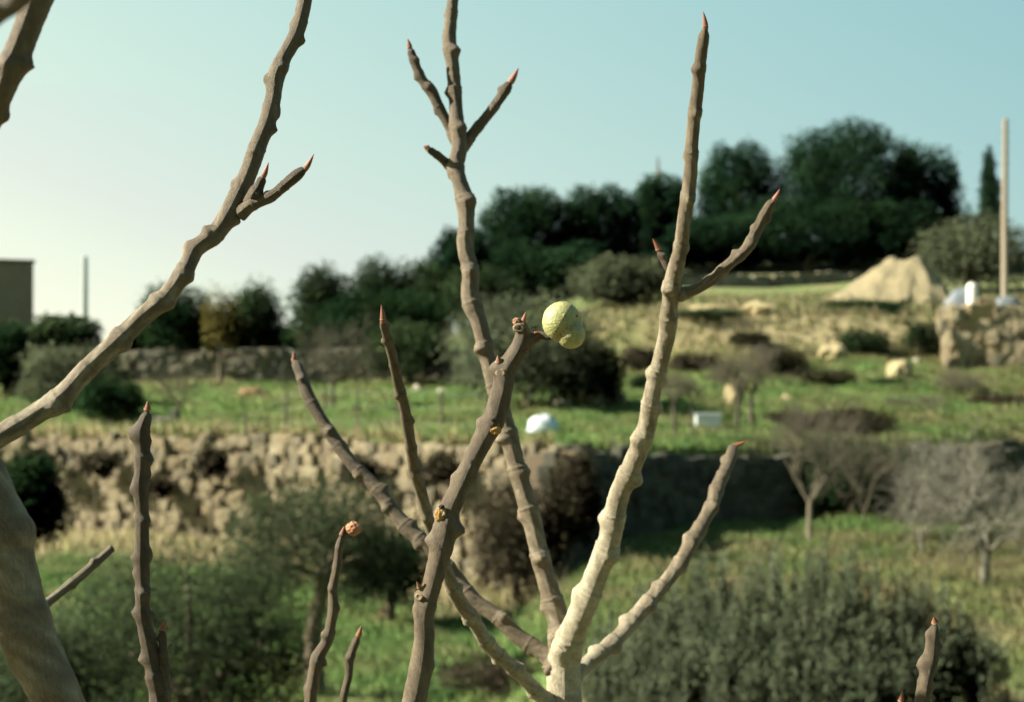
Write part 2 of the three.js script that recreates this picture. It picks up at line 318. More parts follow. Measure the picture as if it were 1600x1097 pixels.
// ------------------------------------------------------------------ foliage
function crownGeo(clumps, n, len, wid, colors, seed, { up = 0.2, shell = 0.5, wob = 0.3, droop = 0 } = {}) {
  const r = rng(seed), P = new Float32Array(n * 12), Nn = new Float32Array(n * 12), C = new Float32Array(n * 12), I = new Uint32Array(n * 6);
  const wts = clumps.map(c => Math.pow(c.r[0] * c.r[1] * c.r[2], 2 / 3) * (c.w || 1)), tot = wts.reduce((a, b) => a + b, 0);
  const tint = clumps.map(() => 0.8 + 0.4 * r()), mixT = clumps.map(() => r());
  const dir = V(), a = V(), b = V(), nn = V(), p = V();
  for (let i = 0; i < n; i++) {
    let t = r() * tot, k = 0; while (k < wts.length - 1 && (t -= wts[k]) > 0) k++;
    const c = clumps[k];
    do dir.set(r() * 2 - 1, r() * 2 - 1, r() * 2 - 1); while (dir.lengthSq() > 1 || dir.lengthSq() < 0.01); dir.normalize();
    const w = 1 + wob * noise3(dir.x * 1.7 + k * 3.1, dir.y * 1.7, dir.z * 1.7 + seed) + wob * 0.6 * noise3(dir.x * 4 + k, dir.y * 4, dir.z * 4);
    const rho = w * (shell + (1 - shell) * Math.sqrt(r())) * (r() < 0.04 ? 1.08 : 1);
    p.set(c.p.x + dir.x * rho * c.r[0], c.p.y + dir.y * rho * c.r[1], c.p.z + dir.z * rho * c.r[2]);
    a.set(r() * 2 - 1, r() * 2 - 1, r() * 2 - 1).addScaledVector(dir, 0.9); a.y += up; a.normalize();
    if (up < 1) { nn.set(r() * 2 - 1, r() * 2 - 1, r() * 2 - 1).addScaledVector(dir, 0.75); nn.y += 0.4; nn.normalize(); a.addScaledVector(nn, -a.dot(nn)).normalize(); b.crossVectors(nn, a); }
    else { b.set(r() * 2 - 1, r() * 2 - 1, r() * 2 - 1).cross(a).normalize(); nn.crossVectors(a, b); }
    const L = len * (0.6 + 0.8 * r()), W = wid * (0.7 + 0.6 * r());
    const v0 = p, o = i * 12;
    for (let q = 0; q < 4; q++) {
      const al = [0, 0.5, 1, 0.5][q] * L, bw = [0, 0.5, 0, -0.5][q] * W;
      P[o + q * 3] = v0.x + a.x * al + b.x * bw; P[o + q * 3 + 1] = v0.y + a.y * al + b.y * bw - droop * al * [0, 0.5, 1, 0.5][q]; P[o + q * 3 + 2] = v0.z + a.z * al + b.z * bw;
      Nn[o + q * 3] = nn.x; Nn[o + q * 3 + 1] = nn.y; Nn[o + q * 3 + 2] = nn.z;
    }
    const m = clamp(mixT[k] * 0.55 + r() * 0.6 - 0.05, 0, 1), col = mixc(colors[0], colors[1], m), s = tint[k] * (0.75 + 0.5 * r());
    for (let q = 0; q < 4; q++) { C[o + q * 3] = col[0] * s; C[o + q * 3 + 1] = col[1] * s; C[o + q * 3 + 2] = col[2] * s; }
    I.set([i * 4, i * 4 + 1, i * 4 + 2, i * 4, i * 4 + 2, i * 4 + 3], i * 6);
  }
  const g = new THREE.BufferGeometry(); g.setAttribute('position', new THREE.BufferAttribute(P, 3)); g.setAttribute('normal', new THREE.BufferAttribute(Nn, 3)); g.setAttribute('color', new THREE.BufferAttribute(C, 3)); g.setIndex(new THREE.BufferAttribute(I, 1)); return g;
}
const leafMat = new THREE.MeshPhysicalMaterial({ vertexColors: true, roughness: 0.95, transmission: 0.3, thickness: 0, side: THREE.DoubleSide });
const oliveMat = new THREE.MeshPhysicalMaterial({ vertexColors: true, roughness: 0.95, transmission: 0.5, thickness: 0, side: THREE.DoubleSide });
const trunkMat = std(lin(0.13, 0.105, 0.07), 1), greyTwig = std(lin(0.135, 0.13, 0.10), 1), brownTwig = std(lin(0.085, 0.075, 0.05), 1), paleTrunk = std(lin(0.14, 0.12, 0.085), 1);
const PINE = [[0.045, 0.15, 0.095], [0.12, 0.26, 0.11]], OLIVE = [[0.29, 0.40, 0.23], [0.52, 0.60, 0.36]], DARK = [[0.045, 0.14, 0.07], [0.12, 0.24, 0.085]], CAROB = [[0.09, 0.19, 0.10], [0.20, 0.31, 0.13]], SILVER = [[0.36, 0.50, 0.31], [0.62, 0.74, 0.46]], YELLOW = [[0.52, 0.44, 0.13], [0.32, 0.34, 0.11]], DULL = [[0.15, 0.25, 0.14], [0.34, 0.44, 0.23]], DEADW = [[0.22, 0.205, 0.13], [0.40, 0.36, 0.24]];
// a leafy tree: an ellipsoid crown given by its box in the photograph, made of clumps carried by limbs
function leafyTree(name, label, category, px, pyTop, pyBot, wpx, d, colors, o = {}) {
  let { n = 7000, len = 0.2, wid = 0.09, k = 16, seed = px * 7 + pyTop, clump = 0.42, group, mat = leafMat, flat = 1, up = 0.2, deep = 1, base, shell = 0.38, lean = 0 } = o;
  if (mat === oliveMat || colors === DEADW) { n = Math.round(n * 0.75); if (d > 25) { len *= 1.25; wid *= 1.5; } }
  const r = rng(seed), x = px2x(px, d), gy = base ?? groundY(x, d), yT = py2y(pyTop, d), yB = Math.max(py2y(pyBot, d), gy + 0.05), R = wpx / 2 / F * d, H = (yT - yB) / 2, cy = (yT + yB) / 2;
  const g = thing(name, label, category, V(x, gy, -d), group);
  const wide = e => Math.pow(Math.cos(e), e < 0 ? 0.35 : 0.85), clumps = [], c0 = V(x, cy, -d);
  clumps.push({ p: c0.clone(), r: [R * 0.62, H * 0.62, R * 0.62 * deep], w: 0.7 });
  for (let i = 0; i < k; i++) {
    const el = Math.asin(lerp(-0.9, 0.97, (i + 0.5) / k)), az = i * 2.39996 + r() * 0.9;
    const cr = clump * (0.7 + 0.6 * r()), f = 1 - cr * 0.95;
    clumps.push({ p: V(x + Math.cos(az) * wide(el) * R * f, cy + Math.sin(el) * H * f, -d + Math.sin(az) * wide(el) * R * f * deep), r: [R * cr, H * cr * flat * 1.1, R * cr * deep] });
  }
  const tr = o.trunk ?? Math.max(0.05, R * 0.09), tops = clumps.slice(1).sort(() => r() - 0.5).slice(0, o.limbs ?? 6);
  const fork = V(x + (r() - 0.5) * R * 0.2, gy + Math.max(0.15, (yB - gy) + (yT - yB) * 0.22), -d);
  const geos = [tubeGeo([V(x, gy - 0.15, -d), V(x + (r() - 0.5) * R * 0.1, lerp(gy, fork.y, 0.5), -d), fork], [tr * 1.25, tr, tr * 0.85], 8)];
  for (const t of tops) { const m = fork.clone().lerp(t.p, 0.5); m.y += 0.08 * H; geos.push(tubeGeo([fork, m, t.p], [tr * 0.6, tr * 0.4, tr * 0.15], 5)); }
  part(g, 'trunk', mergeGeometries(geos), o.bark || trunkMat);
  part(g, 'crown', crownGeo(clumps, n, len, wid, colors, seed, { up, shell, wob: o.wob ?? 0.3 }), mat);
  return g;
}
// a leafless tree of recursive twigs
function bareTree(name, label, px, pyTop, pyBase, wpx, d, mat, o = {}) {
  const { seed = px, levels = 5, trunkFrac = 0.3, group, tr = 0.08, kids = 3, lean = 0, bark = mat, droop = 0 } = o;
  const r = rng(seed), x = px2x(px, d), gy = groundY(x, d), H = py2y(pyTop, d) - gy, R = wpx / 2 / F * d;
  const g = thing(name, label, 'tree', V(x, gy, -d), group), tw = [], trunk = [], base = V(x, gy - 0.1, -d), fork = V(x + lean * 0.4, gy + H * trunkFrac, -d + (r() - 0.5) * 0.1);
  trunk.push(tubeGeo([base, base.clone().lerp(fork, 0.5).add(V((r() - 0.5) * 0.08, 0, 0)), fork], [tr * 1.3, tr, tr * 0.9], 8));
  const spread = R / Math.max(0.1, H * (1 - trunkFrac));
  function grow(p, dir, len, rad, lv) {
    const bend = V(r() - 0.5, r() - 0.5, r() - 0.5).multiplyScalar(0.35), mid = p.clone().addScaledVector(dir, len * 0.5).addScaledVector(bend, len * 0.3), end = p.clone().addScaledVector(dir, len).addScaledVector(bend, len * 0.4);
    (lv >= levels - 1 ? trunk : tw).push(tubeGeo([p, mid, end], [rad, rad * 0.8, rad * 0.55], lv > 3 ? 5 : 3));
    if (lv <= 0) return;
    const c = kids + (r() < 0.5 ? 1 : 0);
    for (let i = 0; i < c; i++) {
      const from = i === 0 ? end : mid.clone().lerp(end, r()), nd = dir.clone().multiplyScalar(0.9).add(V((r() - 0.5) * 2.1, (r() - 0.5) * 1.5 + 0.1 - droop, (r() - 0.5) * 2.1)).normalize();
      grow(from, nd, len * (0.58 + 0.25 * r()), rad * 0.58, lv - 1);
    }
  }
  const nb = o.limbs ?? 5, L0 = H * (1 - trunkFrac) * 0.42;
  for (let i = 0; i < nb; i++) { const a = i / nb * 6.283 + r(); grow(fork.clone(), V(Math.cos(a) * spread * 0.9 + lean, 0.9 - droop * 0.4, Math.sin(a) * spread * 0.9).normalize(), L0 * Math.hypot(1, spread * 0.5) * (0.8 + 0.4 * r()), tr * 0.5, levels - 1); }
  { // fit to the height and spread seen
    let my = 0, mx = 0; for (const q of [...trunk, ...tw]) { const p = q.attributes.position; for (let i = 0; i < p.count; i++) { my = Math.max(my, p.getY(i) - gy); mx = Math.max(mx, Math.abs(p.getX(i) - x)); } }
    const ky = H / my, kx = R / mx; for (const q of [...trunk, ...tw]) q.translate(-x, -gy, d).scale(kx, ky, kx).translate(x, gy, -d);
  }
  part(g, 'trunk', mergeGeometries(trunk), bark); if (tw.length) part(g, 'crown', mergeGeometries(tw), mat);
  if (o.leaves) { const cs = []; for (let i = 0; i < 7; i++) cs.push({ p: V(x + (r() - 0.5) * R * 1.2, gy + H * (0.5 + 0.4 * r()), -d + (r() - 0.5) * R), r: [R * 0.4, H * 0.16, R * 0.4] }); part(g, 'foliage', crownGeo(cs, o.leaves, 0.14, 0.09, o.leafColors, seed), leafMat); }
  return g;
}
const G_PINE = 'pine grove on the hill', G_LEFT = 'trees behind the left terrace';
// pine grove
const pine = (label, px, t, b, w, d, o = {}) => leafyTree('pine_tree', label, 'pine', px, t, b, w, d, PINE, { n: 19000, len: 0.21, wid: 0.12, k: 24, clump: 0.34, wob: 0.22, group: G_PINE, trunk: 0.22, flat: 0.8, ...o });
pine('largest umbrella pine with broad rounded top in the right grove', 1322, 178, 400, 235, 92, { n: 34000, k: 34, clump: 0.30, seed: 3 });
pine('pine at the right end of the grove with stepped crown', 1440, 212, 450, 130, 94, { seed: 8 });
pine('pine left of the largest one, behind the tall right stem', 1155, 208, 400, 140, 93, { seed: 21 });
pine('dark lower pine filling the grove below the largest crown', 1260, 300, 440, 260, 90, { n: 22000, seed: 5 });
pine('dark lower pine at the right foot of the grove', 1395, 300, 440, 170, 89, { seed: 6 });
pine('pine with a thin bare leader standing just left of the right stem', 1032, 262, 440, 105, 93, { seed: 31 });
pine('dark lower pine behind the tall right stem', 1120, 330, 445, 170, 90, { seed: 9 });
pine('rounded pine left of the grove middle, twin of the one beside the centre stem', 935, 280, 450, 140, 88, { seed: 10 });
pine('rounded pine just right of the centre fig stem', 825, 282, 450, 170, 87, { n: 22000, seed: 11 });
pine('lower pine at the left end of the grove, behind the centre stem', 722, 345, 520, 110, 85, { seed: 13 });
pine('dark low pine filling under the two rounded crowns', 860, 370, 480, 250, 85, { n: 20000, seed: 14 });
[[700, 'left of the centre stem'], [790, 'right of the centre stem'], [880, 'under the twin rounded pines'], [960, 'under the right rounded pine'], [1040, 'under the pine with the bare leader'], [1130, 'behind the tall right stem'], [1220, 'under the left side of the largest pine'], [1310, 'under the largest pine'], [1400, 'behind the soil mound'], [1470, 'at the right foot of the grove']].forEach(([px, where], i) => leafyTree('evergreen_bush', 'dark undergrowth bush ' + where, 'bush', px, (px < 1000 ? 400 : 375) + 10 * (i % 2), px < 1000 ? 480 : 450, 135, 97, PINE, { n: 4000, len: 0.24, wid: 0.15, k: 10, seed: 700 + i, group: 'undergrowth of the pine grove' }));
[[235, 'below the diagonal branch'], [310, 'behind the yellowing tree'], [390, 'right of the yellowing tree'], [460, 'at the left of the middle clump'], [545, 'behind the wide leafless tree']].forEach(([px, where], i) => leafyTree('evergreen_bush', 'dark low bush behind the back wall, ' + where, 'bush', px, 505, 575, 110, 88, DARK, { n: 3500, len: 0.24, wid: 0.14, k: 10, seed: 740 + i, group: 'low bushes behind the back wall' }));
leafyTree('evergreen_bush', 'small dark bush at the right foot of the pine grove', 'bush', 1490, 312, 440, 70, 100, PINE, { n: 3000, len: 0.3, wid: 0.12, seed: 44 });
{ // bare leader of the pine
  const a = at(1028, 275, 93), b = at(1028, 246, 93);
  scene.children.find(c => c.userData.label?.startsWith('pine with a thin bare leader')).add((() => { const p = scene.children.find(c => c.userData.label?.startsWith('pine with a thin bare leader')); const g = tubeGeo([a, b], [0.12, 0.05], 6); g.translate(-p.position.x, -p.position.y, -p.position.z); const m = shade(new THREE.Mesh(g, trunkMat)); m.name = 'leader'; return m; })());
}
// cypress
{
  const d = 110, x = px2x(1547, d), gy = groundY(x, d), g = thing('cypress_tree', 'slender dark cypress beside the right utility pole', 'cypress', V(x, gy, -d)), cl = [], r = rng(77), yT = py2y(232, d), yB = py2y(350, d);
  for (let i = 0; i < 12; i++) { const t = i / 11, rr = (17 / F * d) * (0.25 + 0.95 * Math.pow(1 - t, 0.8)) * (0.85 + 0.3 * r()); cl.push({ p: V(x + (r() - 0.5) * 0.3, lerp(yB, yT - 0.35, t), -d), r: [rr, (yT - yB) / 13 * 1.1, rr] }); }
  part(g, 'trunk', tubeGeo([V(x, gy - 0.1, -d), V(x, yT - 0.6, -d)], [0.14, 0.04], 6), trunkMat); part(g, 'crown', crownGeo(cl, 5000, 0.28, 0.1, PINE, 3, { up: 0.9 }), leafMat);
}
// middle distance
leafyTree('olive_tree', 'big rounded grey olive at the right edge behind the utility pole', 'olive tree', 1520, 335, 470, 190, 72, OLIVE, { n: 14000, len: 0.16, wid: 0.07, k: 22, mat: oliveMat });
leafyTree('olive_tree', 'grey green olive bush below the pines, left of the tall right stem', 'olive tree', 968, 398, 492, 165, 66, OLIVE, { n: 11000, len: 0.16, wid: 0.07, mat: oliveMat });
leafyTree('olive_tree', 'wide grey olive tree directly behind the fig fruit', 'olive tree', 825, 455, 655, 270, 44, SILVER, { n: 20000, len: 0.12, wid: 0.045, k: 24, clump: 0.38, mat: oliveMat, trunk: 0.16, wob: 0.4, seed: 5 });
leafyTree('olive_tree', 'darker olive leaning right of the wide grey olive', 'olive tree', 915, 530, 650, 130, 46, CAROB, { n: 9000, len: 0.12, wid: 0.05, k: 14, mat: oliveMat, trunk: 0.12, seed: 19 });
leafyTree('carob_tree', 'tall dark tree left of the centre stem with two peaks', 'tree', 595, 396, 560, 115, 74, CAROB, { n: 11000, len: 0.2, wid: 0.1, group: G_LEFT });
leafyTree('carob_tree', 'tall dark tree at the left end of the middle clump', 'tree', 505, 410, 585, 110, 72, CAROB, { n: 10000, len: 0.2, wid: 0.1, group: G_LEFT });
leafyTree('carob_tree', 'dark tree between the centre stem and the tall two peaked tree', 'tree', 662, 405, 560, 90, 78, CAROB, { n: 8000, len: 0.2, wid: 0.1, group: G_LEFT });
leafyTree('carob_tree', 'low dark tree under the tall middle clump', 'tree', 600, 450, 600, 220, 66, DARK, { n: 10000, len: 0.2, wid: 0.1, group: G_LEFT });
leafyTree('carob_tree', 'dark tree showing below the diagonal branch', 'tree', 272, 440, 575, 125, 80, DARK, { n: 9000, len: 0.22, wid: 0.1, group: G_LEFT });
leafyTree('carob_tree', 'dark tree with ragged top right of the yellowing tree', 'tree', 400, 440, 575, 90, 82, CAROB, { n: 8000, len: 0.22, wid: 0.1, group: G_LEFT, wob: 0.5 });
leafyTree('carob_tree', 'low dark evergreen behind the yellowing tree', 'tree', 330, 485, 580, 170, 84, DARK, { n: 7000, len: 0.22, wid: 0.1, group: G_LEFT });
leafyTree('almond_tree', 'thin yellowing tree leaning in front of the back field wall', 'tree', 345, 445, 560, 70, 56, YELLOW, { n: 2200, len: 0.13, wid: 0.09, k: 10, clump: 0.4, trunk: 0.07, wob: 0.5, shell: 0.3 });
leafyTree('evergreen_tree', 'very dark tree at the left edge below the stone house', 'tree', 8, 500, 625, 85, 54, DARK, { n: 8000, len: 0.16, wid: 0.08, group: G_LEFT });
leafyTree('olive_tree', 'dark olive beside the house under the left pole', 'olive tree', 98, 492, 590, 120, 60, CAROB, { n: 8000, len: 0.15, wid: 0.07, mat: oliveMat, group: G_LEFT });
leafyTree('olive_tree', 'low grey olive in front of the dark trees at far left', 'olive tree', 112, 535, 660, 180, 50, OLIVE, { n: 12000, len: 0.12, wid: 0.05, mat: oliveMat, group: G_LEFT, seed: 90 });
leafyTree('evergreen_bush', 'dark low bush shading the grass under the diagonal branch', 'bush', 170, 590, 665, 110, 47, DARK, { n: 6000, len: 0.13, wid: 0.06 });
leafyTree('evergreen_bush', 'dark green bush in front of the back wall, left of the grey olive', 'bush', 640, 500, 605, 150, 55, CAROB, { n: 8000, len: 0.15, wid: 0.07 });
leafyTree('carob_tree', 'dark tree filling the gap behind the centre stem', 'tree', 755, 415, 570, 150, 70, CAROB, { n: 9000, len: 0.2, wid: 0.1, group: G_LEFT });
// bare trees
const G_BARE = 'leafless orchard trees';
bareTree('bare_tree', 'dark leafless tree between the diagonal branch and the left shoots', 280, 560, 690, 130, 45, brownTwig, { group: G_BARE, tr: 0.07 });
bareTree('bare_tree', 'wide leafless tree behind the two upright fig shoots', 520, 470, 650, 190, 47, brownTwig, { group: G_BARE, tr: 0.09, levels: 6, limbs: 6 });
bareTree('bare_tree', 'leafless tree with twin trunks, left trunk of the pair', 1153, 530, 695, 130, 41.5, brownTwig, { group: G_BARE, tr: 0.07, trunkFrac: 0.4, levels: 6 });
bareTree('bare_tree', 'leafless tree with twin trunks, right trunk of the pair', 1174, 525, 695, 160, 42, brownTwig, { group: G_BARE, tr: 0.08, trunkFrac: 0.4, levels: 6 });
bareTree('bare_tree', 'thin leafless tree just right of the tall right stem', 1053, 570, 715, 90, 38.5, brownTwig, { group: G_BARE, tr: 0.055, trunkFrac: 0.5 });
bareTree('bare_tree', 'thin leaning leafless sapling right of the thin tree', 1078, 580, 715, 60, 38.8, brownTwig, { group: G_BARE, tr: 0.045, trunkFrac: 0.45, lean: 0.15 });
bareTree('bare_tree', 'leafless tree with pale trunk in front of the shaded wall', 1266, 600, 830, 230, 33, brownTwig, { group: G_BARE, tr: 0.085, trunkFrac: 0.28, levels: 6, bark: paleTrunk });
bareTree('bare_tree', 'wide grey leafless tree with drooping twigs at the right edge', 1540, 675, 895, 350, 26, greyTwig, { group: G_BARE, tr: 0.12, trunkFrac: 0.22, levels: 6, limbs: 8, droop: 0.1, seed: 71 });
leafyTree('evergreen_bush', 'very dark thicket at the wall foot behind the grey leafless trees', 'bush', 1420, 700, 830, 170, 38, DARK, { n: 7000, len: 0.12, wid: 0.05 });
bareTree('bare_tree', 'grey leafless thicket left of the wide grey tree', 1440, 690, 850, 200, 31, greyTwig, { group: G_BARE, tr: 0.06, trunkFrac: 0.12, levels: 5, limbs: 8 });
bareTree('bare_tree', 'low brown leafless thicket between the pale trunked tree and the grey thicket', 1350, 640, 800, 170, 35.5, brownTwig, { group: G_BARE, tr: 0.05, trunkFrac: 0.1, levels: 5, limbs: 9, seed: 5 });
bareTree('bare_tree', 'grey leafless thicket under the brush heap', 1470, 640, 780, 210, 38, greyTwig, { group: G_BARE, tr: 0.06, trunkFrac: 0.1, levels: 5, limbs: 9, seed: 6 });
bareTree('brush_heap', 'lower brown heap of tangled brush below the stone bastion', 1432, 612, 690, 130, 45, brownTwig, { tr: 0.05, trunkFrac: 0.06, levels: 5, limbs: 12, seed: 15, group: 'tangled brush below the bastion' }).userData.category = 'brush heap';
bareTree('brush_heap', 'upper brown heap of tangled brush at the foot of the bastion', 1500, 570, 650, 110, 48, brownTwig, { tr: 0.05, trunkFrac: 0.06, levels: 5, limbs: 12, seed: 16, group: 'tangled brush below the bastion' }).userData.category = 'brush heap';
[[1012, 590, 640, 60, 50, 'just right of the tall pale stem', 0], [1085, 555, 605, 80, 53, 'behind the thin leafless trees', 1], [1290, 580, 625, 90, 50, 'right of the twin bare trunks', 2], [1385, 600, 650, 70, 49, 'below the yellowish boulder', 0], [1000, 540, 580, 70, 56, 'at the foot of the tan bank', 1], [1170, 520, 560, 70, 57, 'on the tan bank above the twin trunks', 2], [1440, 500, 560, 60, 56, 'left of the bastion wall', 0], [1560, 620, 665, 90, 46, 'at the right edge under the bastion', 1], [1230, 650, 690, 80, 43, 'in front of the twin trunks', 2]].forEach(([px, t, b, w, d, where, c], i) => leafyTree('slope_scrub', 'low scrub bush on the right slope ' + where, 'bush', px, t, b, w, d, [CAROB, DEADW, [[0.15, 0.17, 0.09], [0.30, 0.29, 0.17]]][c], { n: 2600, len: 0.14, wid: 0.05, k: 10, trunk: 0.03, wob: 0.5, seed: 900 + i, group: 'scrub on the right slope' }));
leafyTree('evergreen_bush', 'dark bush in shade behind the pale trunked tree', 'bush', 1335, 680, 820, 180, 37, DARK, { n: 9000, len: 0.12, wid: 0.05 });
leafyTree('scrub_bush', 'olive brown scrub on the slope above the shaded wall', 'bush', 1330, 640, 720, 140, 42, [[0.11, 0.13, 0.065], [0.24, 0.23, 0.13]], { n: 5000, len: 0.12, wid: 0.04 });
leafyTree('scrub_bush', 'low green scrub on the dry bank right of the grey olive', 'bush', 1350, 515, 560, 90, 56, CAROB, { n: 3000, len: 0.14, wid: 0.06 });
leafyTree('scrub_bush', 'brown scrub right of the twin bare trunks', 'bush', 1225, 545, 600, 80, 52, [[0.11, 0.13, 0.065], [0.24, 0.23, 0.13]], { n: 3500, len: 0.14, wid: 0.05 });
leafyTree('scrub_bush', 'green scrub left of the tan ledge below the pines', 'bush', 1105, 488, 525, 130, 59.5, CAROB, { n: 3500, len: 0.14, wid: 0.06 });
leafyTree('scrub_bush', 'dark green scrub at the foot of the soil mound', 'bush', 1345, 470, 505, 150, 61, DARK, { n: 3500, len: 0.14, wid: 0.06 });
// lower bushes
leafyTree('olive_tree', 'large dark olive bush in the lower left foreground', 'olive tree', 285, 838, 1180, 450, 16, DULL, { n: 38000, len: 0.075, wid: 0.02, k: 34, clump: 0.34, mat: oliveMat, wob: 0.4, up: 0.6, deep: 0.8 });
leafyTree('olive_tree', 'olive bush behind the left shoots, below the sunlit wall', 'olive tree', 495, 738, 950, 300, 23, DULL, { n: 26000, len: 0.08, wid: 0.024, k: 26, clump: 0.36, mat: oliveMat, wob: 0.4, up: 0.5 });
leafyTree('carob_tree', 'near black evergreen behind the thick left trunk', 'tree', 40, 705, 850, 130, 28, DARK, { n: 9000, len: 0.11, wid: 0.06, k: 14 });
leafyTree('olive_tree', 'low olive foliage in the bottom left corner', 'olive tree', 60, 940, 1200, 240, 14, DULL, { n: 14000, len: 0.07, wid: 0.02, k: 18, mat: oliveMat });
leafyTree('evergreen_bush', 'dark hedge with pale stones left of the fig branch', 'bush', 610, 815, 950, 170, 29.5, DARK, { n: 9000, len: 0.1, wid: 0.04, k: 14 });
leafyTree('olive_tree', 'broad silver green olive crown across the lower right', 'olive tree', 1220, 935, 1220, 590, 16, SILVER, { n: 44000, len: 0.085, wid: 0.02, k: 40, clump: 0.3, mat: oliveMat, wob: 0.45, up: 1.3, deep: 0.7 });
leafyTree('scrub_bush', 'grey brown dry scrub below the wall, behind the centre stem', 'bush', 805, 735, 945, 160, 30.6, DEADW, { n: 14000, len: 0.10, wid: 0.025, k: 18, wob: 0.45 });
leafyTree('scrub_bush', 'dry scrub hanging over the wall corner right of the fork', 'bush', 893, 700, 860, 90, 30.9, DEADW, { n: 9000, len: 0.10, wid: 0.03, k: 14, wob: 0.45 });
leafyTree('scrub_bush', 'small silver green bush right of the broad olive crown', 'bush', 1520, 985, 1150, 110, 17.5, SILVER, { n: 6000, len: 0.07, wid: 0.02, up: 1, mat: oliveMat });
leafyTree('scrub_bush', 'dry brown weeds at the bottom below the grass bank', 'bush', 770, 1030, 1130, 190, 21, DEADW, { n: 6000, len: 0.09, wid: 0.02, k: 10 });
{ // upright silvery shoots of the broad olive
  const d = 16, ol = scene.children.find(c => c.userData.label?.startsWith('broad silver green')), r = rng(404), cl = [];
  for (let i = 0; i < 420; i++) {
    const u = r() * 2 - 1, px = 1225 + 310 * u, edge = 905 + 120 * Math.pow(Math.abs(u), 2.2), t = Math.pow(r(), 1.3), py = lerp(edge, 1130, t), dd = d + lerp(0.5, -1.35, Math.pow(t, 0.6)) * (1 - 0.5 * u * u) + (r() - 0.5) * 0.5;
    const p = at(px, py, dd), h = (0.18 + 0.26 * r()) * (t < 0.2 ? 1.3 : 1); cl.push({ p, r: [0.022 + 0.02 * r(), h, 0.03] });
  }
  const g = crownGeo(cl, 46000, 0.085, 0.017, [[0.36, 0.50, 0.30], [0.70, 0.80, 0.52]], 9, { up: 1.8, shell: 0.1, wob: 0.1 }); g.translate(-ol.position.x, -ol.position.y, -ol.position.z);
  const m = shade(new THREE.Mesh(g, oliveMat)); m.name = 'upright_shoots'; ol.add(m);
}

// ------------------------------------------------------------------ grass and dry weeds
function tuftGeo(seed, nb, h, w) {
  const r = rng(seed), P = [], N = [];
  for (let i = 0; i < nb; i++) {
    const a = r() * 6.283, l = 0.25 + 0.6 * r(), hh = h * (0.6 + 0.7 * r()), bx = (r() - 0.5) * 0.14, bz = (r() - 0.5) * 0.14, cx = Math.cos(a), cz = Math.sin(a), px = -cz * w / 2, pz = cx * w / 2;
    P.push(bx - px, -0.02, bz - pz, bx + px, -0.02, bz + pz, bx + cx * l * hh, hh, bz + cz * l * hh);
    for (let k = 0; k < 3; k++) N.push(cx * 0.4, 0.9, cz * 0.4);
  }
  const g = new THREE.BufferGeometry(); g.setAttribute('position', new THREE.Float32BufferAttribute(P, 3)); g.setAttribute('normal', new THREE.Float32BufferAttribute(N, 3)); return g;
}
function scatter(name, label, category, geo, n, seed, region, colorFn, size) {
  const r = rng(seed), m = new THREE.InstancedMesh(geo, new THREE.MeshStandardMaterial({ roughness: 0.9, side: THREE.DoubleSide }), n), M = new THREE.Matrix4(), c = new THREE.Color();
  for (let i = 0; i < n; i++) {
    const [x, d] = region(r), s = size * (0.6 + 0.8 * r());
    M.compose(V(x, groundY(x, d), -d), new THREE.Quaternion().setFromAxisAngle(V(0, 1, 0), r() * 6.283), V(s, s, s)); m.setMatrixAt(i, M);
    const k = colorFn(x, d, r); c.setRGB(k[0], k[1], k[2]); m.setColorAt(i, c);
  }
  m.name = numbered(name); m.userData = { label, category, kind: 'stuff' }; shade(m); scene.add(m);
}
const jit = (k, r) => { const s = 0.7 + 0.6 * r(); return [k[0] * s, k[1] * s, k[2] * s]; };
scatter('grass', 'short green and dry grass on the lower field', 'grass', tuftGeo(1, 9, 0.14, 0.016), 42000, 501, r => { for (;;) { const d = 15 + 24 * Math.sqrt(r()), x = (r() - 0.5) * 0.8 * d; if (d < wallD(x) - 0.2) return [x, d]; } }, (x, d, r) => jit(groundColor(x, d), r), 1);
scatter('grass', 'short green grass on the upper terrace', 'grass', tuftGeo(2, 9, 0.15, 0.022), 36000, 502, r => { for (;;) { const d = 34 + 23 * r(), x = (r() - 0.5) * 0.8 * d; if (d > wallD(x) + 0.5) return [x, d]; } }, (x, d, r) => jit(groundColor(x, d), r), 1.1);
scatter('dry_weeds', 'straw coloured dry weeds along the sunlit terrace wall', 'weeds', tuftGeo(3, 12, 0.32, 0.02), 5200, 503, r => { const x = -21 + 22 * r(), w = wallD(x); return r() < 0.7 ? [x, w - 0.1 - 3.2 * r() * r()] : [x, w + 0.7 + 0.5 * r()]; }, (x, d, r) => jit(r() < 0.75 ? STRAW : OLIVEG, r), 1.1);
scatter('dry_weeds', 'dry weeds on the pale bank below the soil mound', 'weeds', tuftGeo(4, 10, 0.3, 0.03), 3600, 504, r => [3 + 22 * r(), 59.2 + 9 * r()], (x, d, r) => jit(r() < 0.65 ? STRAW : GREEN, r), 1.1);

scatter('dry_weeds', 'sparse dry weeds on the bare tan bank face', 'weeds', tuftGeo(5, 10, 0.22, 0.03), 1100, 505, r => [3 + 20 * r(), 55.8 + 3.4 * r()], (x, d, r) => jit(r() < 0.6 ? STRAW : OLIVEG, r), 1);

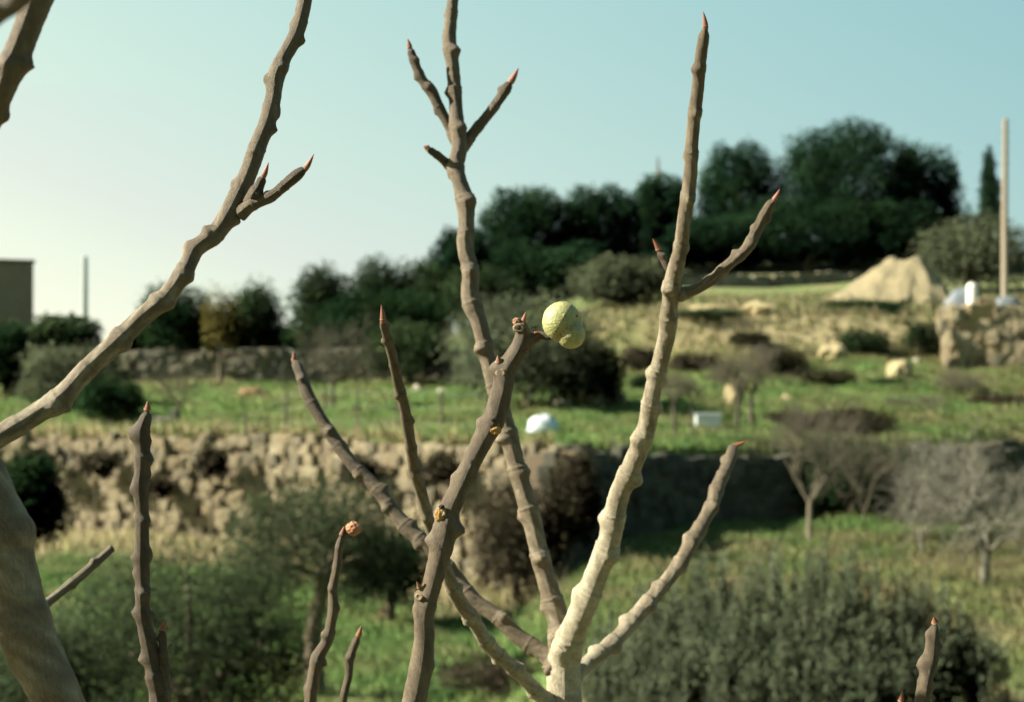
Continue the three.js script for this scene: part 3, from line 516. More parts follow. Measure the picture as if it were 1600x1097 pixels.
// ------------------------------------------------------------------ small scrub on the sunlit wall
[[150, 725, 60, 40], [330, 722, 48, 50], [60, 720, 50, 30], [245, 760, 44, 30], [560, 735, 60, 50], [690, 735, 70, 60]].forEach(([px, py, w, h], i) => {
  const where = ['near the thick left trunk', 'in the middle, right of the tall shoot', 'at the far left end', 'behind the tall left shoot', 'left of the upright fig shoot', 'right of the upright fig shoot'][i];
  const x0 = px2x(px, 39), d = wallD(px2x(px, wallD(x0))) - 0.35, x = px2x(px, d);
  leafyTree('wall_scrub', 'small brown scrub on the sunlit wall ' + where, 'bush', px, py - h / 2, py + h / 2, w, d, DEADW, { n: 1800, len: 0.13, wid: 0.04, k: 8, trunk: 0.03, wob: 0.5, group: 'scrub growing on the sunlit wall' });
});

// ------------------------------------------------------------------ fence, poles, house, odd things
{
  const xs = [285, 333, 386, 446, 505, 558, 619, 690, 760], r = rng(5), pos = [];
  xs.forEach(px => { let x = px2x(px, 41); const d = wallD(x) + 1.0; x = px2x(px, d); pos.push(V(x, groundY(x, d), -d)); });
  const g = thing('wire_fence', 'thin wire fence with slim posts along the left terrace edge', 'fence', pos[4].clone());
  const pm = std(lin(0.10, 0.085, 0.065), 0.9), wm = std(lin(0.2, 0.2, 0.2), 0.5, { metalness: 0.6 });
  pos.forEach(p => part(g, 'post', tubeGeo([p.clone().add(V(0, -0.2, 0)), p.clone().add(V((r() - 0.5) * 0.1, 1.25 + 0.15 * r(), 0))], [0.035, 0.03], 6), pm));
  for (const h of [0.45, 0.85, 1.2]) part(g, 'wire', tubeGeo(pos.flatMap((p, i) => i < pos.length - 1 ? [p.clone().add(V(0, h, 0)), p.clone().lerp(pos[i + 1], 0.5).add(V(0, h - 0.03, 0))] : [p.clone().add(V(0, h, 0))]), new Array(pos.length * 2 - 1).fill(0.004), 4), wm);
}
function pole(label, px, pyTop, d, rad, mat, base) {
  const x = px2x(px, d), gy = base ?? groundY(x, d), yT = py2y(pyTop, d), g = thing('utility_pole', label, 'utility pole', V(x, gy, -d));
  part(g, 'shaft', tubeGeo([V(x, gy - 0.3, -d), V(x, (gy + yT) / 2, -d), V(x + 0.03, yT, -d)], [rad * 1.15, rad, rad * 0.8], 10), mat);
  part(g, 'cap', new THREE.ConeGeometry(rad * 0.85, 0.12, 10).translate(x + 0.03, yT + 0.06, -d), mat);
  for (let i = 0; i < 4; i++) part(g, 'step_bolt', new THREE.CylinderGeometry(0.012, 0.012, rad * 2 + 0.2, 5).rotateZ(Math.PI / 2).translate(x, yT - 0.5 - i * 0.45, -d), std(lin(0.25, 0.25, 0.25), 0.5, { metalness: 0.7 }));
  return g;
}
pole('tall pale utility pole at the right edge beside the cypress', 1570, 187, 62, 0.13, std(lin(0.24, 0.205, 0.155), 0.9));
pole('distant grey utility pole beside the stone house', 132, 402, 80, 0.17, std(lin(0.40, 0.44, 0.44), 0.9));
{ // stone house
  const d = 85, xr = px2x(52, d), gy = groundY(xr, d), yT = py2y(412, d), w = 7, dep = 6;
  const g = thing('stone_house', 'flat roofed stone house cut off by the left edge', 'house', V(xr - w / 2, gy, -d - dep / 2));
  const hm = new THREE.MeshStandardMaterial({ color: lin(0.22, 0.19, 0.14), map: groundMap, bumpMap: groundBump, bumpScale: 0.05, roughness: 1 });
  part(g, 'wall', new THREE.BoxGeometry(w, yT - gy + 0.3, dep).translate(xr - w / 2, (yT + gy) / 2 - 0.15, -d - dep / 2), hm);
  const pr = part(g, 'parapet', new THREE.BoxGeometry(w + 0.16, 0.22, dep + 0.16).translate(xr - w / 2, yT + 0.11, -d - dep / 2), hm);
  const win = part(g, 'window', new THREE.BoxGeometry(0.9, 1.1, 0.06).translate(xr - 4.4, gy + (yT - gy) * 0.62, -d + 0.03), std(lin(0.03, 0.035, 0.035), 0.3));
  part(g, 'sill', new THREE.BoxGeometry(1.2, 0.1, 0.2).translate(xr - 4.4, gy + (yT - gy) * 0.62 - 0.6, -d + 0.1), hm, win);
  part(g, 'door', new THREE.BoxGeometry(1.0, 2.0, 0.06).translate(xr - 5.9, gy + 1.0, -d + 0.03), std(lin(0.12, 0.14, 0.10), 0.7));
  { const a = 0.5, pv = V(xr, gy, -d), c = g.position.clone().sub(pv).applyAxisAngle(V(0, 1, 0), a); g.position.copy(pv).add(c); g.rotation.y = a; }
}
{ // pale tarpaulin hood on the terrace
  const d = 36.5, x = px2x(848, d), gy = groundY(x, d), w = 50 / F * d, h = 0.36;
  const g0 = new THREE.SphereGeometry(0.5, 20, 12, 0, Math.PI * 2, 0, Math.PI * 0.55), p = g0.attributes.position;
  for (let i = 0; i < p.count; i++) { const n = 1 + 0.10 * noise3(p.getX(i) * 3, p.getY(i) * 3, p.getZ(i) * 3); p.setXYZ(i, p.getX(i) * w * n, p.getY(i) * 2 * h * n, p.getZ(i) * w * 0.8 * n); }
  g0.computeVertexNormals(); g0.translate(x, gy + 0.1, -d);
  const g = thing('covered_drum', 'pale bluish sheet covered drum on the terrace edge below the fig', 'covered drum', V(x, gy, -d));
  part(g, 'cover', g0, std(lin(0.50, 0.57, 0.60), 0.6)); part(g, 'drum', new THREE.CylinderGeometry(w * 0.36, w * 0.36, 0.3, 20).translate(x, gy + 0.12, -d), std(lin(0.2, 0.25, 0.3), 0.6));
}
{ // whitish trough
  const d = 41, x = px2x(1106, d), gy = groundY(x, d), w = 38 / F * d;
  const g = thing('water_trough', 'pale blue white box trough among the bare trunks', 'trough', V(x, gy, -d)), m = std(lin(0.55, 0.6, 0.6), 0.7);
  part(g, 'body', new THREE.BoxGeometry(w, 0.36, 0.4).translate(x, gy + 0.2, -d), m);
  for (const s of [-1, 1]) part(g, 'rim', new THREE.BoxGeometry(w + 0.06, 0.05, 0.05).translate(x, gy + 0.4, -d + s * 0.19), m);
  for (const s of [-1, 1]) part(g, 'foot', new THREE.BoxGeometry(0.08, 0.12, 0.36).translate(x + s * w * 0.36, gy + 0.0, -d), std(lin(0.2, 0.2, 0.2), 0.9));
}
{ // small stone bench block on the left terrace
  const d = 45, x = px2x(258, d), gy = groundY(x, d);
  const g = thing('stone_trough', 'pale stone block with upright end behind the left shoot', 'stone block', V(x, gy, -d));
  part(g, 'block', new THREE.BoxGeometry(0.6, 0.22, 0.35, 3, 2, 2).translate(x - 0.1, gy + 0.15, -d), rockPale.clone()); part(g, 'upright', new THREE.BoxGeometry(0.18, 0.5, 0.3, 2, 3, 2).translate(x + 0.28, gy + 0.28, -d), rockPale.clone());
}
{ // on the bastion: white drum, grey tarpaulin
  const d = 54, top = EYE + 1.68, x = px2x(1519, d);
  const g = thing('white_drum', 'upright white plastic drum on top of the stone bastion', 'drum', V(x, top, -d));
  const prof = [[0.001, 0], [0.17, 0], [0.19, 0.03], [0.19, 0.28], [0.2, 0.3], [0.19, 0.32], [0.19, 0.72], [0.15, 0.8], [0.06, 0.82], [0.001, 0.82]].map(([a, b]) => new THREE.Vector2(a, b));
  part(g, 'body', new THREE.LatheGeometry(prof, 20).translate(x, top, -d), std(lin(0.8, 0.78, 0.7), 0.5)); part(g, 'lid', new THREE.CylinderGeometry(0.05, 0.05, 0.06, 12).translate(x, top + 0.84, -d), std(lin(0.3, 0.3, 0.3), 0.5));
  const tarp = (px, wpx, h, dd, label) => {
    const xx = px2x(px, dd), w = wpx / F * dd, g1 = new THREE.SphereGeometry(0.5, 24, 12, 0, 6.2832, 0, Math.PI / 2), p = g1.attributes.position;
    for (let i = 0; i < p.count; i++) { const n = 1 + 0.13 * noise3(p.getX(i) * 4 + px, p.getY(i) * 4, p.getZ(i) * 4); p.setXYZ(i, p.getX(i) * w * n, p.getY(i) * 2 * h * n, p.getZ(i) * w * 0.7 * n); }
    g1.computeVertexNormals(); g1.translate(xx, top - 0.05, -dd);
    single('tarpaulin_heap', g1, std(lin(0.12, 0.145, 0.165), 0.6), label, 'tarpaulin', V(xx, top - 0.05, -dd), 'tarpaulin heaps on the bastion');
  };
  tarp(1507, 60, 0.72, 55, 'grey blue tarpaulin heap behind the white drum'); tarp(1572, 50, 0.42, 55.3, 'low grey blue tarpaulin heap behind the pole foot');
}

// ------------------------------------------------------------------ fig trees
const barkMat = new THREE.MeshStandardMaterial({ vertexColors: true, map: barkMap, bumpMap: barkBump, bumpScale: 0.0006, roughness: 0.72, side: THREE.DoubleSide });
const budMat = std(lin(0.21, 0.075, 0.042), 0.6), budBrown = std(lin(0.22, 0.11, 0.06), 0.65), scarMat = std(lin(0.27, 0.205, 0.125), 0.9), scarDark = std(lin(0.05, 0.035, 0.025), 0.9), ochre = std(lin(0.36, 0.20, 0.055), 0.8);
const OLDB = [0.50, 0.46, 0.345], MIDB = [0.19, 0.15, 0.098], YOUNGB = [0.08, 0.057, 0.035];
const barkC = t => t < 0.5 ? mixc(OLDB, MIDB, t * 2) : mixc(MIDB, YOUNGB, t * 2 - 1);
function stem(g, name, pts, o = {}) {
  const { d = 1, d2 = d, age = [0.2, 0.9], gap = 55, seed = Math.round(Math.abs(pts[0][0] * 3 + pts[0][1])), bulge = 1, label, sides = 18, cut = false, flare = 1.15 } = o;
  const r = rng(seed), n = pts.length, P3 = pts.map((p, i) => at(p[0], p[1], p[3] ?? lerp(d, d2, i / (n - 1)))), Rr = pts.map((p, i) => p[2] / F * (p[3] ?? lerp(d, d2, i / (n - 1))));
  const curve = new THREE.CatmullRomCurve3(P3, false, 'centripetal');
  // dense samples
  const S = [], M = Math.max(60, n * 24); let L = 0, prev = null;
  for (let i = 0; i <= M; i++) { const t = i / M, p = curve.getPoint(t), u = t * (n - 1), k = Math.min(n - 2, Math.floor(u)), f = u - k, rad = lerp(Rr[k], Rr[k + 1], f * f * (3 - 2 * f)); if (prev) L += prev.distanceTo(p); prev = p; S.push({ p, s: L, rad, t }); }
  const avg = Rr.reduce((a, b) => a + b, 0) / n, step = Math.max(0.0011, avg * 0.16), rings = Math.min(700, Math.ceil(L / step));
  const nodes = []; { const dm = P3[0].distanceTo(camera.position); let s = gap / F * dm * (0.3 + 0.5 * r()), k = 0; while (s < L - avg) { nodes.push({ s, phi: (k % 2 ? Math.PI : 0) + (r() - 0.5) * 1.5 + 0.3 * k, a: 0.7 + 0.6 * r() }); k++; s += gap / F * dm * (0.65 + 0.7 * r()) * lerp(1.15, 0.75, s / L); } }
  const bumps = (o.bumps || []).map(([bx, by, ba = 1]) => { let best = 1e9, q = null; for (const e of S) { const dd = e.p.z ? Math.hypot(800 + e.p.x * F / -e.p.z - bx, 548.5 - (e.p.y - EYE) * F / -e.p.z - by) : 1e9; if (dd < best) { best = dd; q = e; } } return { s: q.s, dir: at(bx, by, -q.p.z).sub(q.p).normalize(), a: ba }; });
  const pos = [], col = [], uv = [], I = []; let N = V(0, 0, 1), j = 0; const frames = [];
  for (let i = 0; i <= rings; i++) {
    const s = L * i / rings; while (j < S.length - 2 && S[j + 1].s < s) j++;
    const f = clamp((s - S[j].s) / Math.max(1e-9, S[j + 1].s - S[j].s), 0, 1), p = S[j].p.clone().lerp(S[j + 1].p, f), T = S[Math.min(j + 1, S.length - 1)].p.clone().sub(S[Math.max(0, j - 1)].p).normalize(), t = s / L;
    let rad = lerp(S[j].rad, S[j + 1].rad, f) * lerp(flare, 1, sstep(0, 4, s / avg));
    if (!cut) rad *= Math.sqrt(clamp((L - s) / (avg * 0.9), 0.0004, 1));
    N = N.sub(T.clone().multiplyScalar(N.dot(T))).normalize(); const B = T.clone().cross(N); frames.push({ p, T, N: N.clone(), B, rad, s });
    const near = nodes.filter(q => Math.abs(q.s - s) < avg * 3), nearB = bumps.filter(q => Math.abs(q.s - s) < avg * 3);
    for (let k = 0; k <= sides; k++) {
      const th = k / sides * 2 * Math.PI; let m = 1 + 0.035 * noise3(p.x * 120 + Math.cos(th) * 1.2, p.y * 120 + Math.sin(th) * 1.2, seed) + 0.02 * noise3(p.x * 400 + Math.cos(th) * 3, p.y * 400 + Math.sin(th) * 3, p.z * 400);
      let dark = 0;
      for (const q of near) { const x = (s - q.s) / rad; m += bulge * (0.09 * q.a * Math.exp(-x * x * 2) + 0.46 * q.a * Math.exp(-(x + 0.15) * (x + 0.15) * 2.6) * Math.pow(Math.max(0, Math.cos(th - q.phi)), 3) + 0.10 * Math.exp(-Math.pow((x - 0.55) / 0.15, 2))); dark += 0.5 * Math.exp(-Math.pow((x - 0.8) / 0.14, 2)); }
      for (const q of nearB) { const x = (s - q.s) / rad, c = q.dir.dot(N) * Math.cos(th) + q.dir.dot(B) * Math.sin(th); m += 0.55 * q.a * Math.exp(-x * x * 3.2) * Math.pow(Math.max(0, c), 4) * (1 + 0.2 * noise3(x * 3 + q.s * 99, th * 2, 1)); dark += 0.35 * q.a * Math.exp(-x * x * 14) * Math.pow(Math.max(0, c), 8); }
      const rr = rad * m; pos.push(p.x + (N.x * Math.cos(th) + B.x * Math.sin(th)) * rr, p.y + (N.y * Math.cos(th) + B.y * Math.sin(th)) * rr, p.z + (N.z * Math.cos(th) + B.z * Math.sin(th)) * rr);
      const ag = clamp(lerp(age[0], age[1], t) + 0.22 * noise3(p.x * 60 + Math.cos(th), p.y * 60 + Math.sin(th), 5 + seed), 0, 1), c = barkC(ag), v = (0.92 + 0.16 * noise3(p.x * 220 + Math.cos(th) * 2, p.y * 220, p.z * 220 + Math.sin(th) * 2)) * (1 - 0.55 * Math.min(1, dark));
      col.push(c[0] * v, c[1] * v, c[2] * v); uv.push(k / sides * 2, s / (avg * 7));
    }
    if (i < rings) for (let k = 0; k < sides; k++) { const a = i * (sides + 1) + k; I.push(a, a + 1, a + sides + 1, a + 1, a + sides + 2, a + sides + 1); }
  }
  { const e = rings * (sides + 1), f = frames[rings]; pos.push(f.p.x, f.p.y, f.p.z); col.push(0.34, 0.27, 0.17); uv.push(0, 0); const ci = pos.length / 3 - 1; for (let k = 0; k < sides; k++) I.push(e + k, e + k + 1, ci); }
  const geo = new THREE.BufferGeometry(); geo.setAttribute('position', new THREE.Float32BufferAttribute(pos, 3)); geo.setAttribute('color', new THREE.Float32BufferAttribute(col, 3)); geo.setAttribute('uv', new THREE.Float32BufferAttribute(uv, 2)); geo.setIndex(I); geo.computeVertexNormals();
  const m = part(g, name, geo, barkMat); if (label) m.userData.label = label;
  // leaf scars on the nodes
  for (const q of nodes) {
    if (o.scars === false) break;
    const f = frames[clamp(Math.round(q.s / L * rings), 0, rings)], out = f.N.clone().multiplyScalar(Math.cos(q.phi)).addScaledVector(f.B, Math.sin(q.phi)), c = f.p.clone().addScaledVector(out, f.rad * (1 + 0.36 * q.a * bulge) * 0.98), sr = f.rad * 0.36;
    part(g, 'leaf_scar', scarGeo(c, out.clone().addScaledVector(f.T, -0.25).normalize(), sr), scarMat, m);
  }
  if (o.bud) bud(g, m, pts[n - 1], o.bud, pts[n - 1][3] ?? d2);
  return m;
}
function scarGeo(c, nrm, r) {
  const g = mergeGeometries([new THREE.TorusGeometry(r * 0.75, r * 0.34, 8, 18), new THREE.CircleGeometry(r * 0.8, 18).translate(0, 0, r * 0.12)]), p = g.attributes.position;
  for (let i = 0; i < p.count; i++) { const x = p.getX(i), y = p.getY(i), k = 1 + 0.22 * noise3(x / r * 1.3 + c.x * 300, y / r * 1.3 + c.y * 300, 2); p.setXYZ(i, x * k, y * k * 0.8, p.getZ(i) * 0.55 * k - 0.25 * r); }
  g.computeVertexNormals();
  g.applyQuaternion(new THREE.Quaternion().setFromUnitVectors(V(0, 0, 1), nrm)); g.translate(c.x, c.y, c.z); return g;
}
function bud(g, m, from, b, d, mat = budMat) { // b = [tip px, tip py, half width px]
  const A = at(from[0], from[1], d), T = at(b[0], b[1], d - 0.002), dir = T.clone().sub(A), L = dir.length(), r = b[2] / F * d; dir.normalize();
  A.addScaledVector(dir, -L * 0.25);
  const prof = [[0.001, 0], [0.85, 0.02], [1.0, 0.2], [0.95, 0.38], [0.68, 0.6], [0.36, 0.82], [0.1, 0.96], [0.001, 1]].map(([x, y]) => new THREE.Vector2(x * r, y * L * 1.25));
  const q = new THREE.Quaternion().setFromUnitVectors(V(0, 1, 0), dir);
  const base = new THREE.LatheGeometry(prof, 12), p = base.attributes.position;
  for (let i = 0; i < p.count; i++) p.setX(i, p.getX(i) + 0.12 * r * Math.sin(p.getY(i) / L * 3));
  base.computeVertexNormals(); base.applyQuaternion(q).translate(A.x, A.y, A.z);
  const o = part(g, 'bud', base, mat, m);
  const sc = new THREE.TorusGeometry(r * 0.95, r * 0.16, 6, 14).rotateX(Math.PI / 2).translate(0, L * 0.3, 0).applyQuaternion(q).translate(A.x, A.y, A.z);
  part(g, 'leaf_scar', sc, scarMat, m);
  return o;
}
function scarAt(g, m, px, py, d, rpx, tilt = [0, 0], mat = scarMat, name = 'leaf_scar') {
  const n = V(tilt[0], tilt[1], 1).normalize(), r = rpx / F * d; return part(g, name, scarGeo(at(px, py, d), n, r), mat, m);
}
const TB = V(0.035, groundY(0.035, 1.25), -1.25);         // root of the fig tree
const fig = thing('fig_tree', 'bare winter fig tree in the foreground bearing one green fig', 'fig tree', TB);
const gpx = (x, d) => 800 + x * F / d, gpy = d => 548.5 + (EYE - TB.y + 0.08) * F / d;
// trunk up to the fork
const FD = 1.22;
const trunk = stem(fig, 'trunk', [[865, gpy(1.25), 46, 1.25], [868, 2300, 40, 1.24], [874, 1500, 32, 1.23], [879, 1180, 28, FD], [881, 1090, 27, FD], [881, 1050, 27, FD], [880, 1012, 24, FD], [880, 995, 16, FD]], { age: [0, 0.1], gap: 130, bulge: 0.5 });
const centre = stem(fig, 'branch', [[880, 1030, 20], [876, 985, 17.5], [858, 920, 15.5], [843, 865, 14.5], [829, 805, 15], [811, 744, 14], [795, 680, 14], [778, 620, 13.5], [764, 569, 12.5], [749, 505, 13], [735, 466, 14.5], [735, 425, 13], [727, 385, 13], [729, 350, 12.5], [727, 317, 14], [717, 280, 12], [712, 262, 13], [718, 229, 12.5], [714, 196, 12], [712, 162, 10.5], [707, 101, 10.5], [702, 61, 11], [706, 17, 9], [710, -40, 9], [712, -110, 8], [711, -150, 5]], { d: FD, d2: 1.34, age: [0.45, 0.72], gap: 62, bud: [712, -185, 6] });
stem(fig, 'twig', [[716, 226, 9], [699, 192, 8], [686, 168, 8], [675, 144, 9], [660, 125, 7.5], [648, 98, 7], [640, 74, 6]], { d: 1.312, age: [0.6, 0.95], gap: 34, bud: [637, 60, 4] });
stem(fig, 'twig', [[722, 232, 9], [736, 212, 8.5], [754, 190, 8], [775, 163, 7.5], [790, 140, 8], [798, 127, 7]], { d: 1.312, age: [0.6, 0.95], gap: 32, bud: [811, 105, 5.5] });
stem(fig, 'twig', [[710, 265, 8], [697, 254, 7], [684, 243, 6], [668, 232, 6]], { d: 1.308, d2: 1.29, age: [0.6, 0.95], gap: 22, bud: [662, 228, 5] });
const right = stem(fig, 'branch', [[882, 1035, 22], [892, 995, 21], [907, 960, 20], [931, 900, 18.5], [952, 845, 17.5], [967, 775, 16.5], [988, 728, 15.5], [1011, 665, 14.5], [1020, 612, 13.5], [1034, 557, 13], [1043, 518, 13.5], [1046, 480, 13], [1053, 432, 13.5], [1063, 390, 11], [1069, 345, 11], [1078, 282, 11], [1082, 210, 10.5], [1090, 140, 10], [1095, 90, 9.5], [1102, 42, 8.5]], { d: FD, d2: 1.03, age: [0.0, 0.6], gap: 66, bud: [1099, 17, 4.5], label: 'tall pale sunlit stem on the right' });
stem(fig, 'twig', [[1054, 462, 10], [1080, 455, 8.5], [1106, 441, 8.5], [1140, 412, 8.5], [1166, 389, 9], [1185, 355, 8.5], [1200, 327, 8.5], [1210, 311, 7]], { d: 1.11, d2: 1.08, age: [0.4, 0.8], gap: 34, bud: [1219, 295, 4] });
stem(fig, 'twig', [[1056, 438, 7], [1043, 416, 6], [1035, 402, 5.5], [1029, 390, 5]], { d: 1.105, age: [0.7, 1], gap: 20, bud: [1020, 372, 4.5] });
stem(fig, 'branch', [[884, 1072, 15], [905, 1048, 12.5], [935, 1023, 12], [966, 996, 12], [999, 957, 12.5], [1036, 915, 11], [1064, 878, 11.5], [1083, 843, 12], [1100, 813, 10.5], [1114, 786, 10.5], [1120, 764, 11], [1133, 735, 9.5], [1143, 710, 9], [1146, 697, 7.5]], { d: FD, d2: 1.42, age: [0.15, 0.75], gap: 44, bud: [1168, 689, 4] });
stem(fig, 'branch', [[880, 1048, 16], [854, 1024, 13.5], [813, 997, 12.5], [776, 963, 12], [739, 936, 12], [712, 902, 11.5], [668, 853, 11.5], [638, 826, 12.5], [611, 794, 10.5], [587, 761, 10.5], [552, 727, 10], [528, 694, 10], [501, 654, 9.5], [481, 616, 9.5], [467, 578, 8], [459, 563, 7]], { d: FD, d2: 1.32, age: [0.5, 0.95], gap: 48, bud: [459, 547, 4], label: 'slim dark branch reaching up to the left' });
stem(fig, 'branch', [[880, 1110, 16], [842, 1084, 11.5], [817, 1058, 11], [789, 1032, 11], [762, 1006, 11], [741, 971, 11.5], [719, 941, 11.5], [702, 906, 11], [684, 855, 10.5], [668, 808, 9.5], [657, 766, 9], [648, 737, 9], [643, 705, 8.5], [638, 671, 9], [631, 633, 8.5], [622, 598, 8], [613, 556, 8], [603, 519, 7], [598, 500, 6]], { d: FD, d2: 0.97, age: [0.0, 0.85], gap: 46, bud: [596, 475, 4.5], label: 'bright lower branch turning up into a slender shoot' });
// the fig bearing branch, in focus
const fd = 0.93;
const bearer = stem(fig, 'branch', [[gpx(0.0, 1.2), 2300, 30, 1.2], [720, 1700, 26, 1.08], [655, 1330, 22, 0.97], [636, 1150, 20, fd], [647, 1095, 19, fd], [657, 1047, 18.5, fd], [663, 997, 16, fd], [663, 961, 15.5, fd], [673, 921, 15, fd], [683, 883, 16, fd], [691, 850, 19, fd], [696, 826, 20, fd], [704, 794, 16.5, fd], [723, 752, 15.5, fd], [740, 716, 15, fd], [757, 683, 16.5, fd], [771, 657, 18, fd], [780, 628, 17.5, fd], [786, 602, 16.5, fd], [790, 578, 16.5, fd], [803, 557, 14.5, fd], [813, 538, 13, fd], [817, 522, 12, fd], [815, 506, 10.5, fd], [814, 498, 8, fd]], { age: [0.3, 0.8], gap: 400, bulge: 0.6, sides: 24, scars: false, bumps: [[725, 829, 1.0], [672, 844, 0.9], [748, 659, 0.7], [703, 742, 0.6], [647, 928, 0.95], [770, 572, 0.95], [800, 508, 0.5], [686, 1040, 0.3], [740, 748, 0.4]], label: 'sharp fruit bearing branch in the middle' });
bud(fig, bearer, [816, 505], [822, 487, 4.5], fd);
const knob = (m, g, px, py, d, rpx, mat, name = 'knob', sq = [1, 1, 1]) => { const c = at(px, py, d), r = rpx / F * d, ge = new THREE.IcosahedronGeometry(r, 3), p = ge.attributes.position; for (let i = 0; i < p.count; i++) { const n = 1 + 0.16 * noise3(p.getX(i) / r * 1.6 + px, p.getY(i) / r * 1.6, p.getZ(i) / r * 1.6); p.setXYZ(i, p.getX(i) * n * sq[0], p.getY(i) * n * sq[1], p.getZ(i) * n * sq[2]); } ge.computeVertexNormals(); ge.translate(c.x, c.y, c.z); return part(g, name, ge, mat, m); };
const barkKnob = std(lin(0.27, 0.21, 0.13), 0.85, { bumpMap: barkBump, bumpScale: 0.001 });
// scars and knobs of the fruit bearing branch
const rF = 17 / F * fd;
scarAt(fig, bearer, 688, 800, fd - rF * 0.95, 9, [-0.35, 0.2], scarMat); knob(bearer, fig, 688, 806, fd - rF * 0.8, 8.5, ochre, 'fruit_scar', [1, 1.2, 0.5]); knob(bearer, fig, 690, 792, fd - rF * 1.0, 4.5, scarDark, 'fruit_scar', [1, 0.8, 0.5]);
scarAt(fig, bearer, 773, 660, fd - rF * 0.98, 9.5, [0.1, 0.1], scarMat); knob(bearer, fig, 774, 672, fd - rF * 0.85, 9, ochre, 'fruit_scar', [1.05, 0.85, 0.5]); knob(bearer, fig, 772, 655, fd - rF * 1.05, 5.5, scarDark, 'fruit_scar', [1, 0.75, 0.5]);
scarAt(fig, bearer, 654, 933, fd - 0.006, 6.5, [-0.3, 0]); bud(fig, bearer, [655, 918], [651, 908, 3.5], fd - 0.003, budBrown); bud(fig, bearer, [661, 920], [663, 911, 3.5], fd - 0.003, budBrown);
bud(fig, bearer, [779, 566], [778, 555, 5.5], fd - 0.003, budBrown); scarAt(fig, bearer, 781, 582, fd - rF * 0.9, 8, [-0.3, 0]);
scarAt(fig, bearer, 810, 512, fd - rF * 0.72, 8.5, [-0.05, 0.1]); knob(bearer, fig, 810, 512, fd - rF * 0.6, 4.5, scarDark, 'fruit_scar', [1, 1, 0.5]); knob(bearer, fig, 808, 503, fd, 7, budBrown, 'bud_scale');
// pedicel side spur
const spur = stem(fig, 'twig', [[808, 548, 12, fd], [824, 534, 11, fd], [836, 527, 8.5, fd - 0.001], [846, 524, 6.5, fd - 0.002], [856, 527, 5.5, fd - 0.003], [866, 522, 5, fd - 0.003]], { age: [0.75, 0.8], gap: 300, bulge: 0.3, scars: false, flare: 1.0 });
knob(spur, fig, 838, 520, fd - 0.004, 3.2, std(lin(0.28, 0.05, 0.035), 0.6), 'bud_scale', [1.3, 0.7, 1]); knob(spur, fig, 824, 549, fd - 0.002, 3, std(lin(0.2, 0.09, 0.06), 0.6), 'bud_scale');
{ // the fig
  const D = fd - 0.003, u = D / F, C = at(881, 505, D), a = at(878, 503, D), b = at(892, 523, D - 0.0025), ra = 31.5 * u, rb = 23.5 * u;
  const smin = (x, y, k) => { const h = clamp(0.5 + 0.5 * (y - x) / k, 0, 1); return lerp(y, x, h) - k * h * (1 - h); };
  const nf = V(0.80, -0.10, 0.58).normalize();
  const sdf = p => {
    let s1 = p.clone().sub(a); s1 = V(s1.x * 1.02, s1.y * 0.98, s1.z * 1.03).length() - ra;
    const cutp = p.clone().sub(a).dot(nf) - ra * 0.80; s1 = -smin(-s1, -cutp, ra * 0.06);
    const s2 = p.clone().sub(b).length() - rb;
    return smin(s1, s2, ra * 0.05);
  };
  const ge = new THREE.SphereGeometry(1, 120, 90), p = ge.attributes.position, col = [], dv = V(), stemDir = at(858, 527, D).sub(C).normalize();
  for (let i = 0; i < p.count; i++) {
    dv.set(p.getX(i), p.getY(i), p.getZ(i)).normalize(); let t = ra * 2.2; while (t > 0 && sdf(C.clone().addScaledVector(dv, t)) > 0) t -= ra * 0.006;
    const ang = Math.atan2(dv.clone().cross(stemDir).z, dv.y), rib = 1 + 0.006 * Math.sin(ang * 13) + 0.008 * noise3(dv.x * 5, dv.y * 5, dv.z * 5);
    const fold = dv.x * 0.83 - dv.y * 0.50 + dv.z * 0.06 + 0.10; t *= rib * (1 - 0.035 * sstep(0, 0.05, fold) + 0.01 * Math.exp(-fold * fold / 0.002)); const q = C.clone().addScaledVector(dv, t); p.setXYZ(i, q.x, q.y, q.z);
    const s1 = q.clone().sub(a).length() / ra, s2 = q.clone().sub(b).length() / rb, cleft = Math.exp(-Math.pow((s1 - 1) * 9, 2) - Math.pow((s2 - 1) * 7, 2));
    const n = noise3(dv.x * 4, dv.y * 4, dv.z * 4 + 9), n2 = noise3(dv.x * 16, dv.y * 16, dv.z * 16);
    let c = mixc([0.25, 0.27, 0.095], [0.36, 0.34, 0.16], clamp(0.5 + 0.6 * n + 0.25 * n2, 0, 1));
    c = mixc(c, [0.20, 0.09, 0.035], clamp(cleft * (0.55 + 0.5 * noise3(dv.x * 7, dv.y * 7, 3)), 0, 0.85));
    if (noise3(dv.x * 30, dv.y * 30, dv.z * 30 + 4) > 0.72) c = mixc(c, [0.6, 0.58, 0.36], 0.5);
    const sp = Math.exp(-Math.pow(q.distanceTo(at(872, 528, D - 0.012)) / (ra * 0.22), 2)); c = mixc(c, [0.16, 0.05, 0.025], 0.75 * sp * clamp(0.6 + n2, 0, 1));
    col.push(...c);
  }
  ge.setAttribute('color', new THREE.Float32BufferAttribute(col, 3)); ge.computeVertexNormals();
  const m = part(fig, 'fig', ge, new THREE.MeshPhysicalMaterial({ vertexColors: true, roughness: 0.5, bumpMap: barkBump, bumpScale: 0.0003 }), spur); m.userData.label = 'round yellow green fig with a brown cleft';
  knob(spur, fig, 900, 493, D - 0.004, 4, scarDark, 'eye', [0.7, 1, 0.8]);
}
